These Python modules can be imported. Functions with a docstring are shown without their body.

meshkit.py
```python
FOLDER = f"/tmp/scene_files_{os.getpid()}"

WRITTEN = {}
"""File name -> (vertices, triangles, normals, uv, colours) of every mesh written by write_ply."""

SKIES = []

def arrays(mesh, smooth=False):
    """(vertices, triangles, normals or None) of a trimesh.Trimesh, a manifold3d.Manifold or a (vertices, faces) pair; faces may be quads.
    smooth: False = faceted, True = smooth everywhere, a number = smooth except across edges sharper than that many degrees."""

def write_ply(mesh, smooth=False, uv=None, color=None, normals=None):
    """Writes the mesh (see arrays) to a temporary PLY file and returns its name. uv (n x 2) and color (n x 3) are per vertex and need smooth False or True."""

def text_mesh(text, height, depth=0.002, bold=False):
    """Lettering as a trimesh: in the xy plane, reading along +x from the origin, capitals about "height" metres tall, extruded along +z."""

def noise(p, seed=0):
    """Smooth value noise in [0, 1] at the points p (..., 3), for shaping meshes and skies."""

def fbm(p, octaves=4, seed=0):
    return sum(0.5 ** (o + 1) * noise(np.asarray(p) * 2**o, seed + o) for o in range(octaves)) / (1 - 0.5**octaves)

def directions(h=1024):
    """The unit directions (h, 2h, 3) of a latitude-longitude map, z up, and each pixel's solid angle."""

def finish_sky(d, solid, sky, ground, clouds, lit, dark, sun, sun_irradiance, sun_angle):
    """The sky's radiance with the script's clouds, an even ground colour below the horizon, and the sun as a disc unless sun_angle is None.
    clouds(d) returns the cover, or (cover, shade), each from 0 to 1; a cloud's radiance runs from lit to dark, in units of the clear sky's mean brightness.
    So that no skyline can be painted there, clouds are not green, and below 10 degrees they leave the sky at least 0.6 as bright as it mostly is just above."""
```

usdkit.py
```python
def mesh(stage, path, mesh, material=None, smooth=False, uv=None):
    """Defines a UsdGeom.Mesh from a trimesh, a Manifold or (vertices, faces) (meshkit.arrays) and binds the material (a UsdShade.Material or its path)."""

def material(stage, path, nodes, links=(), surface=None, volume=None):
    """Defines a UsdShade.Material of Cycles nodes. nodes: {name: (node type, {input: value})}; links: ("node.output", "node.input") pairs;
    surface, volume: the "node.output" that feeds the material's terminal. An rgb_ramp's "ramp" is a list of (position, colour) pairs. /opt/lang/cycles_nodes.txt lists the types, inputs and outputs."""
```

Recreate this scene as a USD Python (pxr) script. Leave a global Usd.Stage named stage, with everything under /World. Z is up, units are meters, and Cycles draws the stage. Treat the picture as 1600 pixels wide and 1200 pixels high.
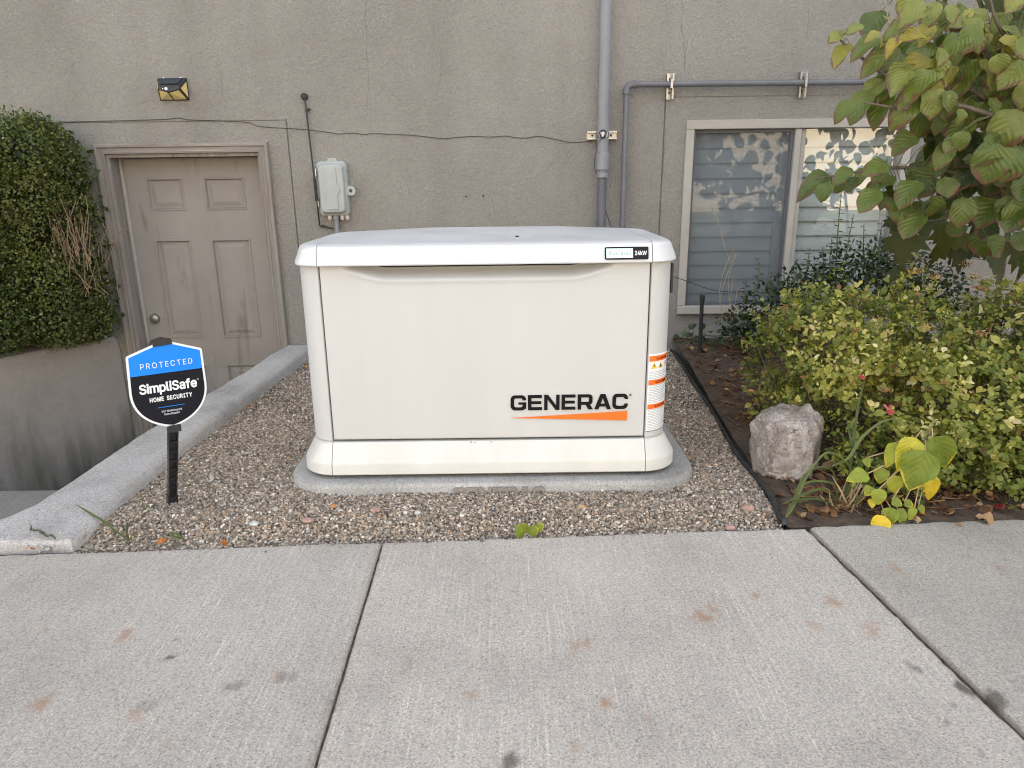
import math
import numpy as np, trimesh, manifold3d as m3, usdkit, meshkit
from shapely import affinity
from shapely.geometry import Polygon, LineString, Point, box as sbox
from shapely.ops import unary_union
from pxr import Usd, UsdGeom, UsdLux, UsdShade, Sdf, Gf, Vt

stage = Usd.Stage.CreateInMemory()
UsdGeom.SetStageUpAxis(stage, "Z")
W = UsdGeom.Xform.Define(stage, "/World")

# ------------------------------------------------------------------ camera, sky, sun, exposure
EXPOSURE = 2.05
SUN_EL, SUN_AZ = math.radians(36), math.radians(-24)          # azimuth = atan2(x, y) of the direction towards the sun (behind the house)
SKY_STRENGTH, SUN_INTENSITY = 0.07, 1.2
F, PITCH, ROLL, EYE = 1109.0, math.radians(16.1), 0.0128, np.array([0, 0, 1.0])
fwd = np.array([0, math.cos(PITCH), -math.sin(PITCH)])
r0 = np.array([1.0, 0, 0]); u0 = np.cross(r0, fwd)
right = r0 * math.cos(ROLL) - u0 * math.sin(ROLL); upv = np.cross(right, fwd)
cam = UsdGeom.Camera.Define(stage, "/World/camera")
cam.AddTransformOp().Set(Gf.Matrix4d(*right, 0, *upv, 0, *(-fwd), 0, *EYE, 1))
cam.CreateHorizontalApertureAttr(36.0); cam.CreateVerticalApertureAttr(27.0)
cam.CreateFocalLengthAttr(36.0 * F / 1600); cam.CreateExposureAttr(EXPOSURE)
cam.CreateClippingRangeAttr(Gf.Vec2f(0.05, 5000))
sun_dir = np.array([math.sin(SUN_AZ) * math.cos(SUN_EL), math.cos(SUN_AZ) * math.cos(SUN_EL), math.sin(SUN_EL)])
usdkit.material(stage, "/World/Looks/sky_look", {
    "sky": ("sky_texture", {"sky_type": "single_scattering", "sun_disc": False, "sun_elevation": SUN_EL, "sun_rotation": SUN_AZ, "aerosol_density": 2.0, "altitude": 200.0}),
    "tc": ("texture_coordinate", {}), "map": ("mapping", {"scale": (1, 1, 2.2)}),
    "n": ("noise_texture", {"scale": 2.6, "detail": 7, "roughness": 0.55}),
    "cover": ("rgb_ramp", {"ramp": [(0.36, (0, 0, 0)), (0.58, (1, 1, 1))]}),
    "mix": ("mix_color", {"b": (6.7, 7.1, 7.6)}),
    "bg": ("background_shader", {"strength": SKY_STRENGTH})},
    [("tc.generated", "map.vector"), ("map.vector", "n.vector"), ("n.fac", "cover.fac"), ("cover.color", "mix.fac"), ("sky.color", "mix.a"), ("mix.result", "bg.color")], surface="bg.background")
dome = UsdLux.DomeLight.Define(stage, "/World/sky")
UsdShade.MaterialBindingAPI.Apply(dome.GetPrim()).Bind(UsdShade.Material.Get(stage, "/World/Looks/sky_look"))
dome.GetPrim().SetCustomDataByKey("kind", "structure")
sun = UsdLux.DistantLight.Define(stage, "/World/sun")
zx = sun_dir; xx = np.cross([0, 0, 1.0], zx); xx /= np.linalg.norm(xx); yx = np.cross(zx, xx)
sun.AddTransformOp().Set(Gf.Matrix4d(*xx, 0, *yx, 0, *zx, 0, 0, 0, 30, 1))
sun.CreateIntensityAttr(SUN_INTENSITY); sun.CreateAngleAttr(0.53); sun.CreateColorAttr(Gf.Vec3f(1.0, 0.92, 0.80))
UsdLux.LightAPI(sun.GetPrim()).CreateNormalizeAttr(True)


# ------------------------------------------------------------------ helpers
def ray(px, py): return fwd + right * (px - 800) / F - upv * (py - 600) / F
def at_y(px, py, y): d = ray(px, py); return EYE + d * (y - EYE[1]) / d[1]
def at_z(px, py, z): d = ray(px, py); return EYE + d * (z - EYE[2]) / d[2]


counts = {}


def fresh(parent, name):
    k = counts.get((parent, name), 0); counts[(parent, name)] = k + 1
    return f"{parent}/{name}" + (f"_{k:03d}" if k else "")


def tag(p, label=None, cat=None, group=None, kind=None):
    p = p.GetPrim() if hasattr(p, "GetPrim") else p
    for k, v in (("label", label), ("category", cat), ("group", group), ("kind", kind)):
        if v: p.SetCustomDataByKey(k, v)
    return p


def path_of(parent): return "/World" if parent is None else str(parent.GetPath())


def thing(name, label, cat, group=None, kind=None):
    x = UsdGeom.Xform.Define(stage, fresh("/World", name))
    return tag(x, label, cat, group, kind)


def obj(name, mesh, m, parent=None, smooth=False, uv=None, tint=None, label=None, cat=None, group=None, kind=None, extra=None):
    p = usdkit.mesh(stage, fresh(path_of(parent), name), mesh, "/World/Looks/" + m, smooth, uv)
    api = UsdGeom.PrimvarsAPI(p)
    for nm, val in {**({"tint": tint} if tint is not None else {}), **(extra or {})}.items():
        api.CreatePrimvar(nm, Sdf.ValueTypeNames.FloatArray, "vertex").Set(Vt.FloatArray.FromNumpy(np.asarray(val, np.float32)))
    return tag(p, label, cat, group, kind)


def cat_(ms):
    ms = [(np.asarray(m.vertices), np.asarray(m.faces)) if isinstance(m, trimesh.Trimesh) else m for m in ms]
    n, V, Fc = 0, [], []
    for v, f in ms:
        V.append(v); Fc.append(np.asarray(f) + n); n += len(v)
    return trimesh.Trimesh(np.vstack(V), np.vstack(Fc), process=False)


def bx(x0, x1, y0, y1, z0, z1, bevel=0.0):
    if bevel:
        c = m3.Manifold.cube((x1 - x0 - 2 * bevel, y1 - y0 - 2 * bevel, z1 - z0 - 2 * bevel)).translate((x0 + bevel, y0 + bevel, z0 + bevel))
        pts = c.to_mesh().vert_properties[:, :3]
        allp = np.vstack([pts + d for d in bevel * np.array([[a, b, c_] for a in (-1, 0, 1) for b in (-1, 0, 1) for c_ in (-1, 0, 1) if abs(a) + abs(b) + abs(c_) == 1])])
        return tm(m3.Manifold.hull_points(allp))
    m = trimesh.creation.box((x1 - x0, y1 - y0, z1 - z0)); m.apply_translation(((x0 + x1) / 2, (y0 + y1) / 2, (z0 + z1) / 2)); return m


def tm(man):
    m = man.to_mesh(); return trimesh.Trimesh(np.array(m.vert_properties[:, :3]), np.array(m.tri_verts), process=False)


def man(mesh):
    m = trimesh.Trimesh(mesh.vertices, mesh.faces, process=True)
    if m.volume < 0: m.invert()
    return m3.Manifold(m3.Mesh(np.asarray(m.vertices, np.float32), np.asarray(m.faces, np.uint32)))


def tube(pts, r, n=8, caps=True):
    pts = np.asarray(pts, float); k = len(pts); r = np.broadcast_to(np.asarray(r, float), (k,))
    t = np.gradient(pts, axis=0); t /= np.linalg.norm(t, axis=1, keepdims=True) + 1e-12
    ref = np.array([0, 0, 1.0]) if abs(t[0, 2]) < 0.9 else np.array([1.0, 0, 0])
    a = np.cross(t[0], ref); a /= np.linalg.norm(a)
    V = []
    for i in range(k):
        a = a - t[i] * (a @ t[i]); a /= np.linalg.norm(a) + 1e-12; b = np.cross(t[i], a)
        th = np.arange(n) * 2 * np.pi / n
        V.append(pts[i] + r[i] * (np.cos(th)[:, None] * a + np.sin(th)[:, None] * b))
    V = np.vstack(V); Fc = []
    for i in range(k - 1):
        for j in range(n):
            p, q = i * n + j, i * n + (j + 1) % n
            Fc += [[p, q, q + n], [p, q + n, p + n]]
    if caps:
        V = np.vstack([V, pts[0], pts[-1]]); c0, c1 = len(V) - 2, len(V) - 1
        for j in range(n):
            Fc += [[c0, (j + 1) % n, j], [c1, (k - 1) * n + j, (k - 1) * n + (j + 1) % n]]
    return trimesh.Trimesh(V, Fc, process=False)


def spline(pts, n=8):
    pts = np.asarray(pts, float); P = np.vstack([2 * pts[0] - pts[1], pts, 2 * pts[-1] - pts[-2]]); out = []
    for i in range(1, len(P) - 2):
        for t in np.arange(n) / n:
            a, b, c, d = P[i - 1:i + 3]
            out.append(0.5 * (2 * b + (c - a) * t + (2 * a - 5 * b + 4 * c - d) * t * t + (3 * b - a - 3 * c + d) * t ** 3))
    return np.array(out + [pts[-1]])


def loft(rings, cap0=True, cap1=True):
    """rings: list of (n,3) closed counter-clockwise rings going up; fan caps."""
    n = len(rings[0]); V = np.vstack(rings); Fc = []
    for i in range(len(rings) - 1):
        for j in range(n):
            p, q = i * n + j, i * n + (j + 1) % n
            Fc += [[p, q, q + n], [p, q + n, p + n]]
    if cap0:
        V = np.vstack([V, rings[0].mean(0)]); c = len(V) - 1; Fc += [[c, (j + 1) % n, j] for j in range(n)]
    if cap1:
        V = np.vstack([V, rings[-1].mean(0)]); c = len(V) - 1; k = (len(rings) - 1) * n; Fc += [[c, k + j, k + (j + 1) % n] for j in range(n)]
    return trimesh.Trimesh(V, Fc, process=False)


def rrect(w, d, r, cx=0, cy=0, n=10, m=12):
    """rounded rectangle outline, counter-clockwise, m points per straight side"""
    pts = []
    for k, (sx, sy) in enumerate(((1, 1), (-1, 1), (-1, -1), (1, -1))):
        for a in np.linspace(0, np.pi / 2, n):
            th = a + k * np.pi / 2
            pts.append((cx + sx * (w / 2 - r) + r * math.cos(th), cy + sy * (d / 2 - r) + r * math.sin(th)))
        nx = ((-1, 1), (-1, -1), (1, -1), (1, 1))[k]
        e = np.array([cx + nx[0] * (w / 2 - r), cy + nx[1] * (d / 2 - r)]) + r * np.array([math.cos((k + 1) * np.pi / 2), math.sin((k + 1) * np.pi / 2)])
        s = np.array(pts[-1])
        pts += [tuple(s + (e - s) * t) for t in np.linspace(0, 1, m + 2)[1:-1]]
    return np.array(pts)


def ring(xy, z): return np.column_stack([xy, np.full(len(xy), z) if np.ndim(z) == 0 else z])


def extrude(poly, h, z0=0.0):
    geoms = getattr(poly, "geoms", [poly])
    ms = [trimesh.creation.extrude_polygon(g, h, engine="earcut") for g in geoms if g.area > 1e-9]
    m = trimesh.util.concatenate(ms); m.apply_translation((0, 0, z0)); return m


def place(mesh, origin, U, V):
    """xy-plane mesh (z = depth) put on a plane: x along U, y along V, z along U x V"""
    U, V = np.asarray(U, float), np.asarray(V, float); N = np.cross(U, V); v = np.asarray(mesh.vertices)
    return trimesh.Trimesh(np.asarray(origin) + v[:, :1] * U + v[:, 1:2] * V + v[:, 2:] * N, mesh.faces, process=False)


def smoothstep(a, b, x): t = np.clip((x - a) / (b - a), 0, 1); return t * t * (3 - 2 * t)
def norm(v): v = np.asarray(v, float); return v / (np.linalg.norm(v, axis=-1, keepdims=True) + 1e-12)


# ------------------------------------------------------------------ materials
def M(name, nodes, links, surface="p.BSDF", volume=None):
    usdkit.material(stage, "/World/Looks/" + name, nodes, links, surface, volume)


def plain(name, col, rough=0.5, spec=0.5, metallic=0.0, var=0.12, vscale=6.0, bump=0.0, bscale=200.0, coat=0.0, stretch=(1, 1, 1), detail=4, bdist=0.002, col2=None, lo=0.35, hi=0.65, rvar=0.0):
    col = np.array(col, float); c2 = np.array(col2, float) if col2 is not None else col * (1 - var) ; c1 = col if col2 is not None else col * (1 + var)
    nodes = {"g": ("geometry", {}), "m": ("mapping", {"scale": stretch}), "n": ("noise_texture", {"scale": vscale, "detail": detail, "roughness": 0.6}),
             "r": ("rgb_ramp", {"ramp": [(lo, tuple(c2)), (hi, tuple(c1))]}),
             "p": ("principled_bsdf", {"roughness": rough, "specular_ior_level": spec, "metallic": metallic, "coat_weight": coat})}
    links = [("g.position", "m.vector"), ("m.vector", "n.vector"), ("n.fac", "r.fac"), ("r.color", "p.base_color")]
    if rvar:
        nodes["mr"] = ("map_range", {"from_min": 0.3, "from_max": 0.7, "to_min": rough - rvar, "to_max": rough + rvar}); links += [("n.fac", "mr.value"), ("mr.result", "p.roughness")]
    if bump:
        nodes["bn"] = ("noise_texture", {"scale": bscale, "detail": 3}); nodes["b"] = ("bump", {"strength": bump, "distance": bdist})
        links += [("m.vector", "bn.vector"), ("bn.fac", "b.height"), ("b.normal", "p.normal")]
    M(name, nodes, links)


# stucco: sand-float relief, faint blotches and rain streaks
M("stucco", {"g": ("geometry", {}), "n1": ("noise_texture", {"scale": 1.1, "detail": 5, "roughness": 0.6}),
    "ms": ("mapping", {"scale": (5, 5, 0.35)}), "n2": ("noise_texture", {"scale": 1.0, "detail": 5}),
    "r1": ("rgb_ramp", {"ramp": [(0.28, (0.280, 0.263, 0.234)), (0.5, (0.325, 0.307, 0.274)), (0.74, (0.365, 0.346, 0.312))]}),
    "r2": ("rgb_ramp", {"ramp": [(0.32, (0.90, 0.895, 0.89)), (0.55, (1, 1, 1))]}),
    "mul": ("mix_color", {"blend_type": "multiply", "fac": 0.75}), "n3": ("noise_texture", {"scale": 80, "detail": 4, "roughness": 0.62, "distortion": 1.2}),
    "r3": ("rgb_ramp", {"ramp": [(0.30, (0.84, 0.84, 0.84)), (0.62, (1.07, 1.07, 1.07))]}), "mul2": ("mix_color", {"blend_type": "multiply", "fac": 1.0, "use_clamp": False}),
    "b": ("bump", {"strength": 1.0, "distance": 0.012}), "p": ("principled_bsdf", {"roughness": 0.9, "specular_ior_level": 0.25})},
    [("g.position", "n1.vector"), ("g.position", "ms.vector"), ("ms.vector", "n2.vector"), ("g.position", "n3.vector"), ("n1.fac", "r1.fac"), ("n2.fac", "r2.fac"),
     ("r1.color", "mul.a"), ("r2.color", "mul.b"), ("mul.result", "mul2.a"), ("n3.fac", "r3.fac"), ("r3.color", "mul2.b"), ("mul2.result", "p.base_color"), ("n3.fac", "b.height"), ("b.normal", "p.normal")])


def concrete(name, base, broom=0.0, angle=0.0, moss=False, speck=0.5, worn=0.20):
    base = np.array(base)
    nodes = {"g": ("geometry", {}), "n1": ("noise_texture", {"scale": 1.7, "detail": 6, "roughness": 0.65}),
        "r1": ("rgb_ramp", {"ramp": [(0.3, tuple(base * (1 - worn))), (0.5, tuple(base)), (0.72, tuple(base * (1 + worn * .65)))]}),
        "n2": ("noise_texture", {"scale": 210, "detail": 4, "roughness": 0.8}), "r2": ("rgb_ramp", {"ramp": [(0.30, (0.36, 0.35, 0.34)), (0.42, (0.86, 0.86, 0.86)), (0.56, (1.03, 1.03, 1.03)), (0.70, (1.42, 1.40, 1.38))]}),
        "mul": ("mix_color", {"blend_type": "multiply", "fac": speck, "use_clamp": False}), "vo": ("voronoi_texture", {"scale": 330}), "vs": ("separate_color", {}), "vr": ("rgb_ramp", {"ramp": [(0.0, (0.60, 0.59, 0.58)), (0.12, (0.86, 0.86, 0.86)), (0.6, (1.0, 1.0, 1.0)), (1.0, (1.24, 1.22, 1.20))]}), "mulv": ("mix_color", {"blend_type": "multiply", "fac": min(1.0, speck * 1.1), "use_clamp": False}),
        "mb": ("mapping", {"rotation": (0, 0, angle), "scale": (150, 3.0, 60)}), "n3": ("noise_texture", {"scale": 1.0, "detail": 5, "roughness": 0.8}),
        "r3": ("rgb_ramp", {"ramp": [(0.36, (0.90, 0.90, 0.90)), (0.5, (1, 1, 1)), (0.58, (1.05, 1.05, 1.05)), (0.66, (1.45, 1.45, 1.45))]}), "nw": ("noise_texture", {"scale": 2.3, "detail": 3}), "rw": ("map_range", {"from_min": 0.36, "from_max": 0.62, "to_min": 0.35 * broom, "to_max": broom, "clamp": True}),
        "mul2": ("mix_color", {"blend_type": "multiply", "fac": broom, "use_clamp": False}),
        "rust": ("attribute", {"attribute": "rust"}), "wet": ("attribute", {"attribute": "wet"}),
        "mr": ("mix_color", {"b": (0.36, 0.195, 0.095)}), "mw": ("mix_color", {"b": (0.085, 0.07, 0.058)}),
        "hs": ("mix_float", {"fac": 0.5}), "b": ("bump", {"strength": 0.55, "distance": 0.0025}), "p": ("principled_bsdf", {"roughness": 0.88, "specular_ior_level": 0.3})}
    links = [("g.position", "n1.vector"), ("g.position", "n2.vector"), ("g.position", "mb.vector"), ("mb.vector", "n3.vector"), ("n1.fac", "r1.fac"), ("n2.fac", "r2.fac"), ("n3.fac", "r3.fac"), ("g.position", "nw.vector"), ("nw.fac", "rw.value"), ("rw.result", "mul2.fac"),
        ("r1.color", "mul.a"), ("r2.color", "mul.b"), ("g.position", "vo.vector"), ("vo.color", "vs.color"), ("vs.r", "vr.fac"), ("mul.result", "mulv.a"), ("vr.color", "mulv.b"), ("mulv.result", "mul2.a"), ("r3.color", "mul2.b"), ("mul2.result", "mr.a"), ("rust.fac", "mr.fac"), ("mr.result", "mw.a"), ("wet.fac", "mw.fac"),
        ("n2.fac", "hs.a"), ("n3.fac", "hs.b"), ("hs.result", "b.height"), ("b.normal", "p.normal")]
    out = "mw.result"
    if moss:
        nodes |= {"mm": ("mapping", {"scale": (4.5, 4.5, 0.6)}), "nm": ("noise_texture", {"scale": 1.0, "detail": 6, "roughness": 0.6}), "sx": ("separate_xyz", {}),
            "hz": ("map_range", {"from_min": 0.12, "from_max": -0.75, "to_min": -0.16, "to_max": 0.30}), "ad": ("math", {"math_type": "add"}),
            "rm": ("rgb_ramp", {"ramp": [(0.52, (0, 0, 0)), (0.80, (1, 1, 1))]}), "mx": ("mix_color", {"b": (0.060, 0.066, 0.044)})}
        links += [("g.position", "mm.vector"), ("mm.vector", "nm.vector"), ("g.position", "sx.vector"), ("sx.z", "hz.value"), ("nm.fac", "ad.value1"), ("hz.result", "ad.value2"), ("ad.value", "rm.fac"), ("rm.color", "mx.fac"), ("mw.result", "mx.a")]
        out = "mx.result"
    M(name, nodes, links + [(out, "p.base_color")])


concrete("sidewalk_concrete", (0.515, 0.466, 0.416), broom=1.0, angle=0.0, speck=0.85)
concrete("sidewalk_concrete_left", (0.48, 0.44, 0.395), broom=1.0, angle=0.55, speck=0.85)
concrete("sidewalk_concrete_right", (0.43, 0.395, 0.35), broom=0.5, angle=-0.1, speck=0.8)
concrete("kerb_concrete", (0.47, 0.455, 0.44), broom=0.15, speck=1.0, worn=0.42)
concrete("pad_concrete", (0.39, 0.385, 0.37), broom=0.9, angle=1.57, speck=0.8, worn=0.40)
concrete("stair_concrete", (0.27, 0.25, 0.23), speck=0.8)
concrete("retaining_concrete", (0.31, 0.285, 0.258), moss=True, speck=0.6)
plain("skirt_paint", (0.625, 0.616, 0.572), rough=0.42, spec=0.45, var=0.05, vscale=1.2, stretch=(5, 5, 1.5), detail=7, bump=0.12, bscale=700, bdist=0.0005)
plain("generator_paint", (0.540, 0.538, 0.522), rough=0.42, spec=0.45, var=0.016, vscale=1.0, stretch=(7, 7, .8), detail=7, rvar=0.08, bump=0.12, bscale=700, bdist=0.0005)
plain("generator_lid_paint", (0.625, 0.632, 0.645), rough=0.38, spec=0.5, var=0.06, vscale=4, detail=8, rvar=0.08, bump=0.12, bscale=600, bdist=0.0005)
plain("generator_core", (0.03, 0.03, 0.03), rough=0.8)
plain("black_ink", (0.006, 0.006, 0.007), rough=0.5, spec=0.15)
plain("grey_ink", (0.045, 0.075, 0.09), rough=0.5)
plain("orange_ink", (0.86, 0.16, 0.015), rough=0.45, var=0.03)
plain("white_ink", (0.82, 0.83, 0.84), rough=0.4, var=0.02)
plain("pale_teal_ink", (0.62, 0.80, 0.80), rough=0.35, var=0.02)
plain("yellow_ink", (0.80, 0.52, 0.05), rough=0.45)
plain("pink_ink", (0.72, 0.30, 0.36), rough=0.5)
plain("sign_blue", (0.0, 0.235, 0.90), rough=0.35, var=0.02)
plain("sign_black", (0.008, 0.009, 0.014), rough=0.5, spec=0.2)
plain("black_plastic", (0.018, 0.018, 0.019), rough=0.42, var=0.25, vscale=30)
plain("black_rubber", (0.014, 0.014, 0.015), rough=0.55, var=0.3, vscale=25)
plain("conduit_thin", (0.14, 0.14, 0.155), rough=0.42, var=0.08, vscale=8)
plain("conduit_grey", (0.23, 0.232, 0.25), rough=0.42, var=0.06, vscale=8)
plain("conduit_dark", (0.105, 0.108, 0.125), rough=0.4, var=0.08, vscale=8)
plain("utility_grey", (0.36, 0.38, 0.37), rough=0.45, var=0.06, vscale=7)
plain("galvanised_steel", (0.42, 0.42, 0.42), rough=0.34, metallic=0.9, var=0.15, vscale=60)
plain("worn_nickel", (0.28, 0.27, 0.26), rough=0.36, metallic=0.85, var=0.15, vscale=40)
plain("beige_plastic", (0.55, 0.50, 0.42), rough=0.5)
plain("lens_yellow", (0.62, 0.49, 0.20), rough=0.22, var=0.06, vscale=60)
plain("window_vinyl", (0.38, 0.35, 0.31), rough=0.5, var=0.06, vscale=9)
plain("shutter_paint", (0.42, 0.452, 0.44), rough=0.5, var=0.03)
plain("room_dark", (0.05, 0.05, 0.05), rough=0.9)
plain("bark", (0.13, 0.10, 0.075), rough=0.85, var=0.3, vscale=40, bump=0.6, bscale=90, bdist=0.004)
plain("dry_stem", (0.40, 0.29, 0.17), rough=0.8, var=0.3, vscale=30)
plain("hedge_twig", (0.25, 0.17, 0.10), rough=0.85, var=0.5, vscale=60)
plain("green_stem", (0.11, 0.13, 0.045), rough=0.6, var=0.25, vscale=30)
plain("soil", (0.082, 0.057, 0.041), rough=0.95, var=0.4, vscale=14, bump=1.0, bscale=55, bdist=0.012)
plain("joint_dirt", (0.12, 0.085, 0.06), rough=0.95, var=0.5, vscale=60, bump=1.0, bscale=150, bdist=0.006)
plain("gravel_base", (0.10, 0.085, 0.07), rough=0.95, var=0.4, vscale=80, bump=1.0, bscale=130, bdist=0.006)
plain("rubber_hose", (0.025, 0.026, 0.028), rough=0.5, var=0.3, vscale=18)
plain("asphalt", (0.10, 0.098, 0.094), rough=0.9, var=0.2, vscale=3)
plain("neighbour_wall", (0.78, 0.66, 0.50), rough=0.9, var=0.05, vscale=1)
plain("neighbour_roof", (0.20, 0.12, 0.09), rough=0.9)
plain("neighbour_trim", (0.7, 0.68, 0.64), rough=0.6)
plain("dark_glass", (0.02, 0.025, 0.03), rough=0.08)
plain("roof_shingle", (0.16, 0.14, 0.12), rough=0.9)
plain("moss", (0.075, 0.085, 0.03), rough=0.95, var=0.4, vscale=90)

# weathered paint on the door casing: bare reddish wood in long streaks along the grain
for nm, st in (("casing_paint_upright", (38, 38, 1.6)), ("casing_paint_level", (1.6, 38, 38))):
    M(nm, {"g": ("geometry", {}), "m": ("mapping", {"scale": st}), "n": ("noise_texture", {"scale": 1.0, "detail": 7, "roughness": 0.72, "distortion": 0.5}),
        "r": ("rgb_ramp", {"ramp": [(0.28, (0.12, 0.085, 0.07)), (0.38, (0.195, 0.16, 0.138)), (0.48, (0.245, 0.220, 0.195)), (0.60, (0.262, 0.238, 0.212)), (0.65, (0.36, 0.30, 0.255)), (0.72, (0.48, 0.40, 0.33))]}),
        "b": ("bump", {"strength": 0.7, "distance": 0.003}), "p": ("principled_bsdf", {"roughness": 0.8, "specular_ior_level": 0.3})},
        [("g.position", "m.vector"), ("m.vector", "n.vector"), ("n.fac", "r.fac"), ("r.color", "p.base_color"), ("n.fac", "b.height"), ("b.normal", "p.normal")])
# painted steel door with dried water runs and dust
M("door_paint", {"g": ("geometry", {}), "m": ("mapping", {"scale": (13, 13, 1.1)}), "n": ("noise_texture", {"scale": 1.0, "detail": 4, "roughness": 0.5, "distortion": 1.2}),
    "r": ("rgb_ramp", {"ramp": [(0.28, (0.62, 0.56, 0.50)), (0.40, (1, 1, 1)), (0.62, (1.0, 1.0, 1.0)), (0.75, (1.10, 1.06, 1.0))]}),
    "n2": ("noise_texture", {"scale": 2.6, "detail": 6, "roughness": 0.6}), "r2": ("rgb_ramp", {"ramp": [(0.35, (0.245, 0.224, 0.205)), (0.65, (0.290, 0.270, 0.250))]}),
    "mul": ("mix_color", {"blend_type": "multiply", "fac": 1.0, "use_clamp": False}), "p": ("principled_bsdf", {"roughness": 0.55, "specular_ior_level": 0.35})},
    [("g.position", "m.vector"), ("m.vector", "n.vector"), ("g.position", "n2.vector"), ("n.fac", "r.fac"), ("n2.fac", "r2.fac"), ("r2.color", "mul.a"), ("r.color", "mul.b"), ("mul.result", "p.base_color")])
# window pane and insect screen
M("window_glass", {"lw": ("layer_weight", {"blend": 0.5}), "pw": ("math", {"math_type": "power", "value2": 5.0}), "f": ("math", {"math_type": "multiply_add", "value2": 0.87, "value3": 0.13}), "t": ("transparent_bsdf", {"color": (0.95, 0.97, 0.97)}), "gl": ("glossy_bsdf", {"roughness": 0.004, "color": (1, 1, 1)}), "mx": ("mix_closure", {})},
    [("lw.facing", "pw.value1"), ("pw.value", "f.value1"), ("f.value", "mx.fac"), ("t.BSDF", "mx.closure1"), ("gl.BSDF", "mx.closure2")], surface="mx.closure")
M("insect_screen", {"t": ("transparent_bsdf", {"color": (1, 1, 1)}), "d": ("diffuse_bsdf", {"color": (0.10, 0.105, 0.11)}), "mx": ("mix_closure", {"fac": 0.46})},
    [("t.BSDF", "mx.closure1"), ("d.BSDF", "mx.closure2")], surface="mx.closure")
# pebbles: one random tone each
PEB = [(0.0, (0.083, 0.075, 0.065)), (0.14, (0.16, 0.134, 0.108)), (0.3, (0.259, 0.209, 0.16)), (0.45, (0.337, 0.27, 0.205)), (0.58, (0.298, 0.264, 0.232)), (0.7, (0.486, 0.396, 0.297)), (0.79, (0.386, 0.242, 0.151)), (0.86, (0.574, 0.495, 0.4)), (0.95, (0.729, 0.671, 0.583)), (1.0, (0.221, 0.209, 0.205))]
M("pebble", {"o": ("object_info", {}), "r": ("rgb_ramp", {"ramp": PEB}), "g": ("geometry", {}), "n": ("noise_texture", {"scale": 150, "detail": 3}), "rn": ("rgb_ramp", {"ramp": [(0.3, (0.75, 0.75, 0.75)), (0.7, (1.18, 1.18, 1.18))]}),
    "mul": ("mix_color", {"blend_type": "multiply", "fac": 1.0, "use_clamp": False}), "p": ("principled_bsdf", {"roughness": 0.72, "specular_ior_level": 0.35})},
    [("o.random", "r.fac"), ("g.position", "n.vector"), ("n.fac", "rn.fac"), ("r.color", "mul.a"), ("rn.color", "mul.b"), ("mul.result", "p.base_color")])
for nm, c in (("pebble_white", (0.55, 0.54, 0.52)), ("pebble_pink", (0.38, 0.24, 0.20)), ("pebble_orange", (0.45, 0.22, 0.09)), ("pebble_tan", (0.46, 0.31, 0.16))):
    plain(nm, c, rough=0.7, var=0.2, vscale=90, bump=0.4, bscale=200)
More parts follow.
